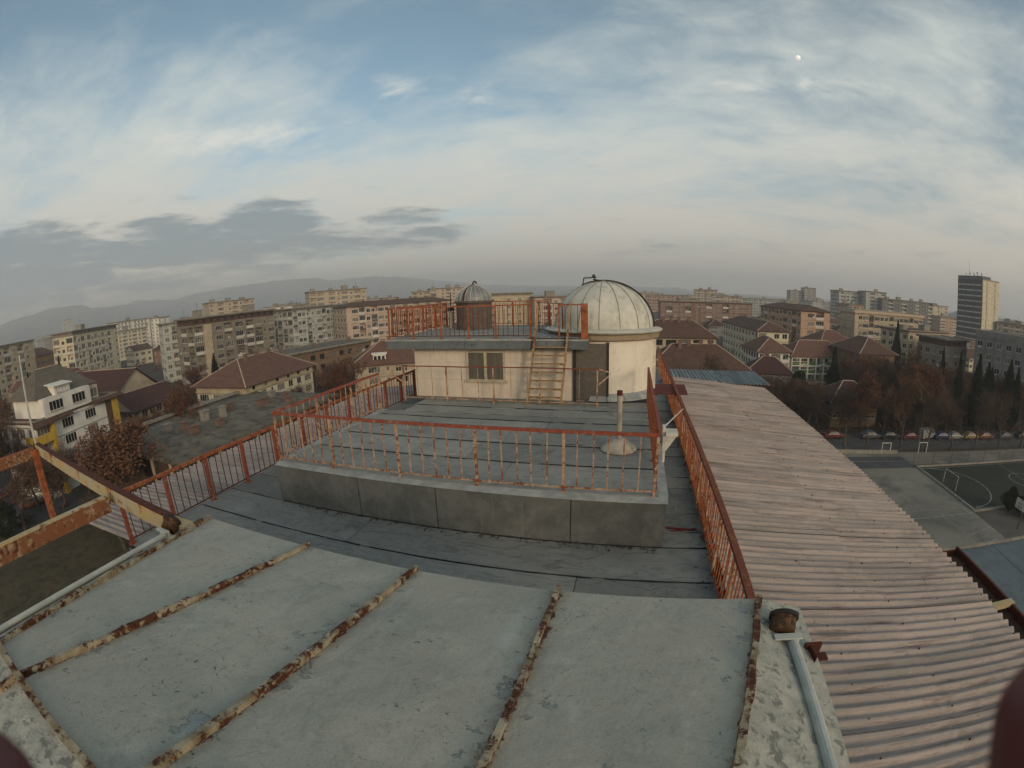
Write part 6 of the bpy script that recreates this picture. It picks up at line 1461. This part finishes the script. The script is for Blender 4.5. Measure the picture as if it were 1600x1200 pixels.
mb_c = Vector((math.sin(ma) * math.cos(me_), math.cos(ma) * math.cos(me_), math.sin(me_))) * md
b.lathe(0, 0, [(mr * math.cos(t), mr * math.sin(t)) for t in (R(-89 + 178 * i / 16) for i in range(17))], 24)
mm, mt_, mbs = principled('moon_glow'); mbs.inputs['Base Color'].default_value = S(230, 228, 220); mbs.inputs['Emission Color'].default_value = S(232, 230, 224); mbs.inputs['Emission Strength'].default_value = .55; mbs.inputs['Roughness'].default_value = 1  # moon surface glows by itself, standing in for sunlight on it
mo = b.build('moon', mm, smooth=True); mo.location = mb_c; tag(mo, 'small pale moon high in the sky at upper right', 'moon')
b = MB(); b.box(-7600, 7600, -7600, 7600, G - 1.5, 285)
hm = bpy.data.materials.new('haze'); hm.use_nodes = True; hn = hm.node_tree; hn.nodes.clear()
pv = hn.nodes.new('ShaderNodeVolumePrincipled'); pv.inputs['Color'].default_value = (.97, .96, .94, 1); pv.inputs['Density'].default_value = 4.2e-4; pv.inputs['Anisotropy'].default_value = .2
ou = hn.nodes.new('ShaderNodeOutputMaterial'); hn.links.new(pv.outputs[0], ou.inputs['Volume'])
hz_ = b.build('haze', hm); hz_['kind'] = 'stuff'

# ================================================================== the hands that hold the camera, fingertips just inside the lower corners
def cam_pt(px, py, dist):
    """a point at DIST metres from the lens in the direction the lens maps to (px, py) of the 1600 x 1200 picture"""
    dx_, dy_ = px - 800, py - 600; r_ = math.hypot(dx_, dy_); th = r_ / 730
    return (_r * (dx_ / r_ * math.sin(th)) - _u * (dy_ / r_ * math.sin(th)) + _f * math.cos(th)) * dist
m_, t_, b_ = principled('skin'); b_.inputs['Base Color'].default_value = S(92, 44, 44); b_.inputs['Roughness'].default_value = .55
b_.inputs['Subsurface Weight'].default_value = .15; b_.inputs['Subsurface Radius'].default_value = (.01, .004, .002)
M['skin'] = m_
M['sleeve'] = mat('sleeve', S(52, 46, 50), S(40, 36, 42), 60, .9)
def hand(label, side):
    sg = 1 if side == 'right' else -1
    back, down, out = -_f, -_u, _r * sg
    tip = cam_pt(1652, 1085, .058) if sg > 0 else cam_pt(-34, 1205, .058)
    k0 = tip + out * .004 + down * .022 + back * .010
    k1 = k0 + down * .024 + back * .024 + out * .002
    kn = k1 + back * .036 + down * .022 + out * .004              # knuckle of the forefinger
    V, E_, RD = [], [], []
    def chain(pts, rad, root=None):
        prev = root
        for p, rr in zip(pts, rad):
            V.append(p); RD.append(rr); i = len(V) - 1
            if prev is not None: E_.append((prev, i))
            prev = i
        return prev
    wrist = kn + back * .070 + down * .040
    pc = (kn + wrist) / 2 + down * .014
    iw = chain([pc, wrist, wrist + back * .05 + down * .05, wrist + back * .15 + down * .16], [.024, .022, .024, .034])
    chain([kn, k1, (k0 + k1) / 2, k0, tip, tip - (k0 - tip).normalized() * .004], [.0115, .0098, .0094, .0090, .0082, .0058], 0)
    for i, (ln, rr) in enumerate(((1.08, .0098), (1.0, .0092), (.80, .0080))):      # the other fingers curl beneath the camera body
        o = down * .020 * (i + 1) + out * -.002 * i
        a = kn + o + back * .004 * i; c = a - back * .030 * ln + down * .004; d = c - out * .026 * ln + down * .004; e = d - out * .016 * ln + back * .012
        chain([a, c, d, e], [rr * 1.12, rr, rr * .95, rr * .82], 0)
    a = wrist - back * .030 - out * .022; c = a - back * .026 - out * .010; d = c - back * .018 - out * .008           # thumb behind the camera
    chain([a, c, d], [.013, .0108, .009], 0)
    me = bpy.data.meshes.new('hand'); me.from_pydata(V, E_, []); me.materials.append(M['skin'])
    o = bpy.data.objects.new('hand', me); COL.objects.link(o)
    sk = o.modifiers.new('skin', 'SKIN'); sk.use_smooth_shade = True; sk.branch_smoothing = .3
    for i, rr in enumerate(RD): me.skin_vertices[0].data[i].radius = (rr, rr)
    me.skin_vertices[0].data[0].use_root = True
    ss = o.modifiers.new('subsurf', 'SUBSURF'); ss.levels = 2; ss.render_levels = 2
    tag(o, label, 'hand')
    p, q = V[2], V[3]; b = MB(); d = (q - p).normalized()
    b.tube(p, p + (q - p) * .25, .034, .040, 20, caps=False); b.tube(p + (q - p) * .25, q + (q - p) * .5, .040, .048, 20)
    b.build('sleeve', M['sleeve'], o, world=False, smooth=True)
    if True:
        n_ = (k0 - tip).normalized(); b = MB(); c = tip + (out * .0072); w_ = n_.cross(out).normalized() * .0050
        b.quad(c - w_ - n_ * .002, c + w_ - n_ * .002, c + w_ + n_ * .010 + out * .0014, c - w_ + n_ * .010 + out * .0014); b.build('fingernail', M['skin'], o, world=False)
    return o
hand('dark red fingertip of a hand gripping the camera, lower right corner', 'right')
hand('dark red fingertip of a hand gripping the camera, lower left corner', 'left')
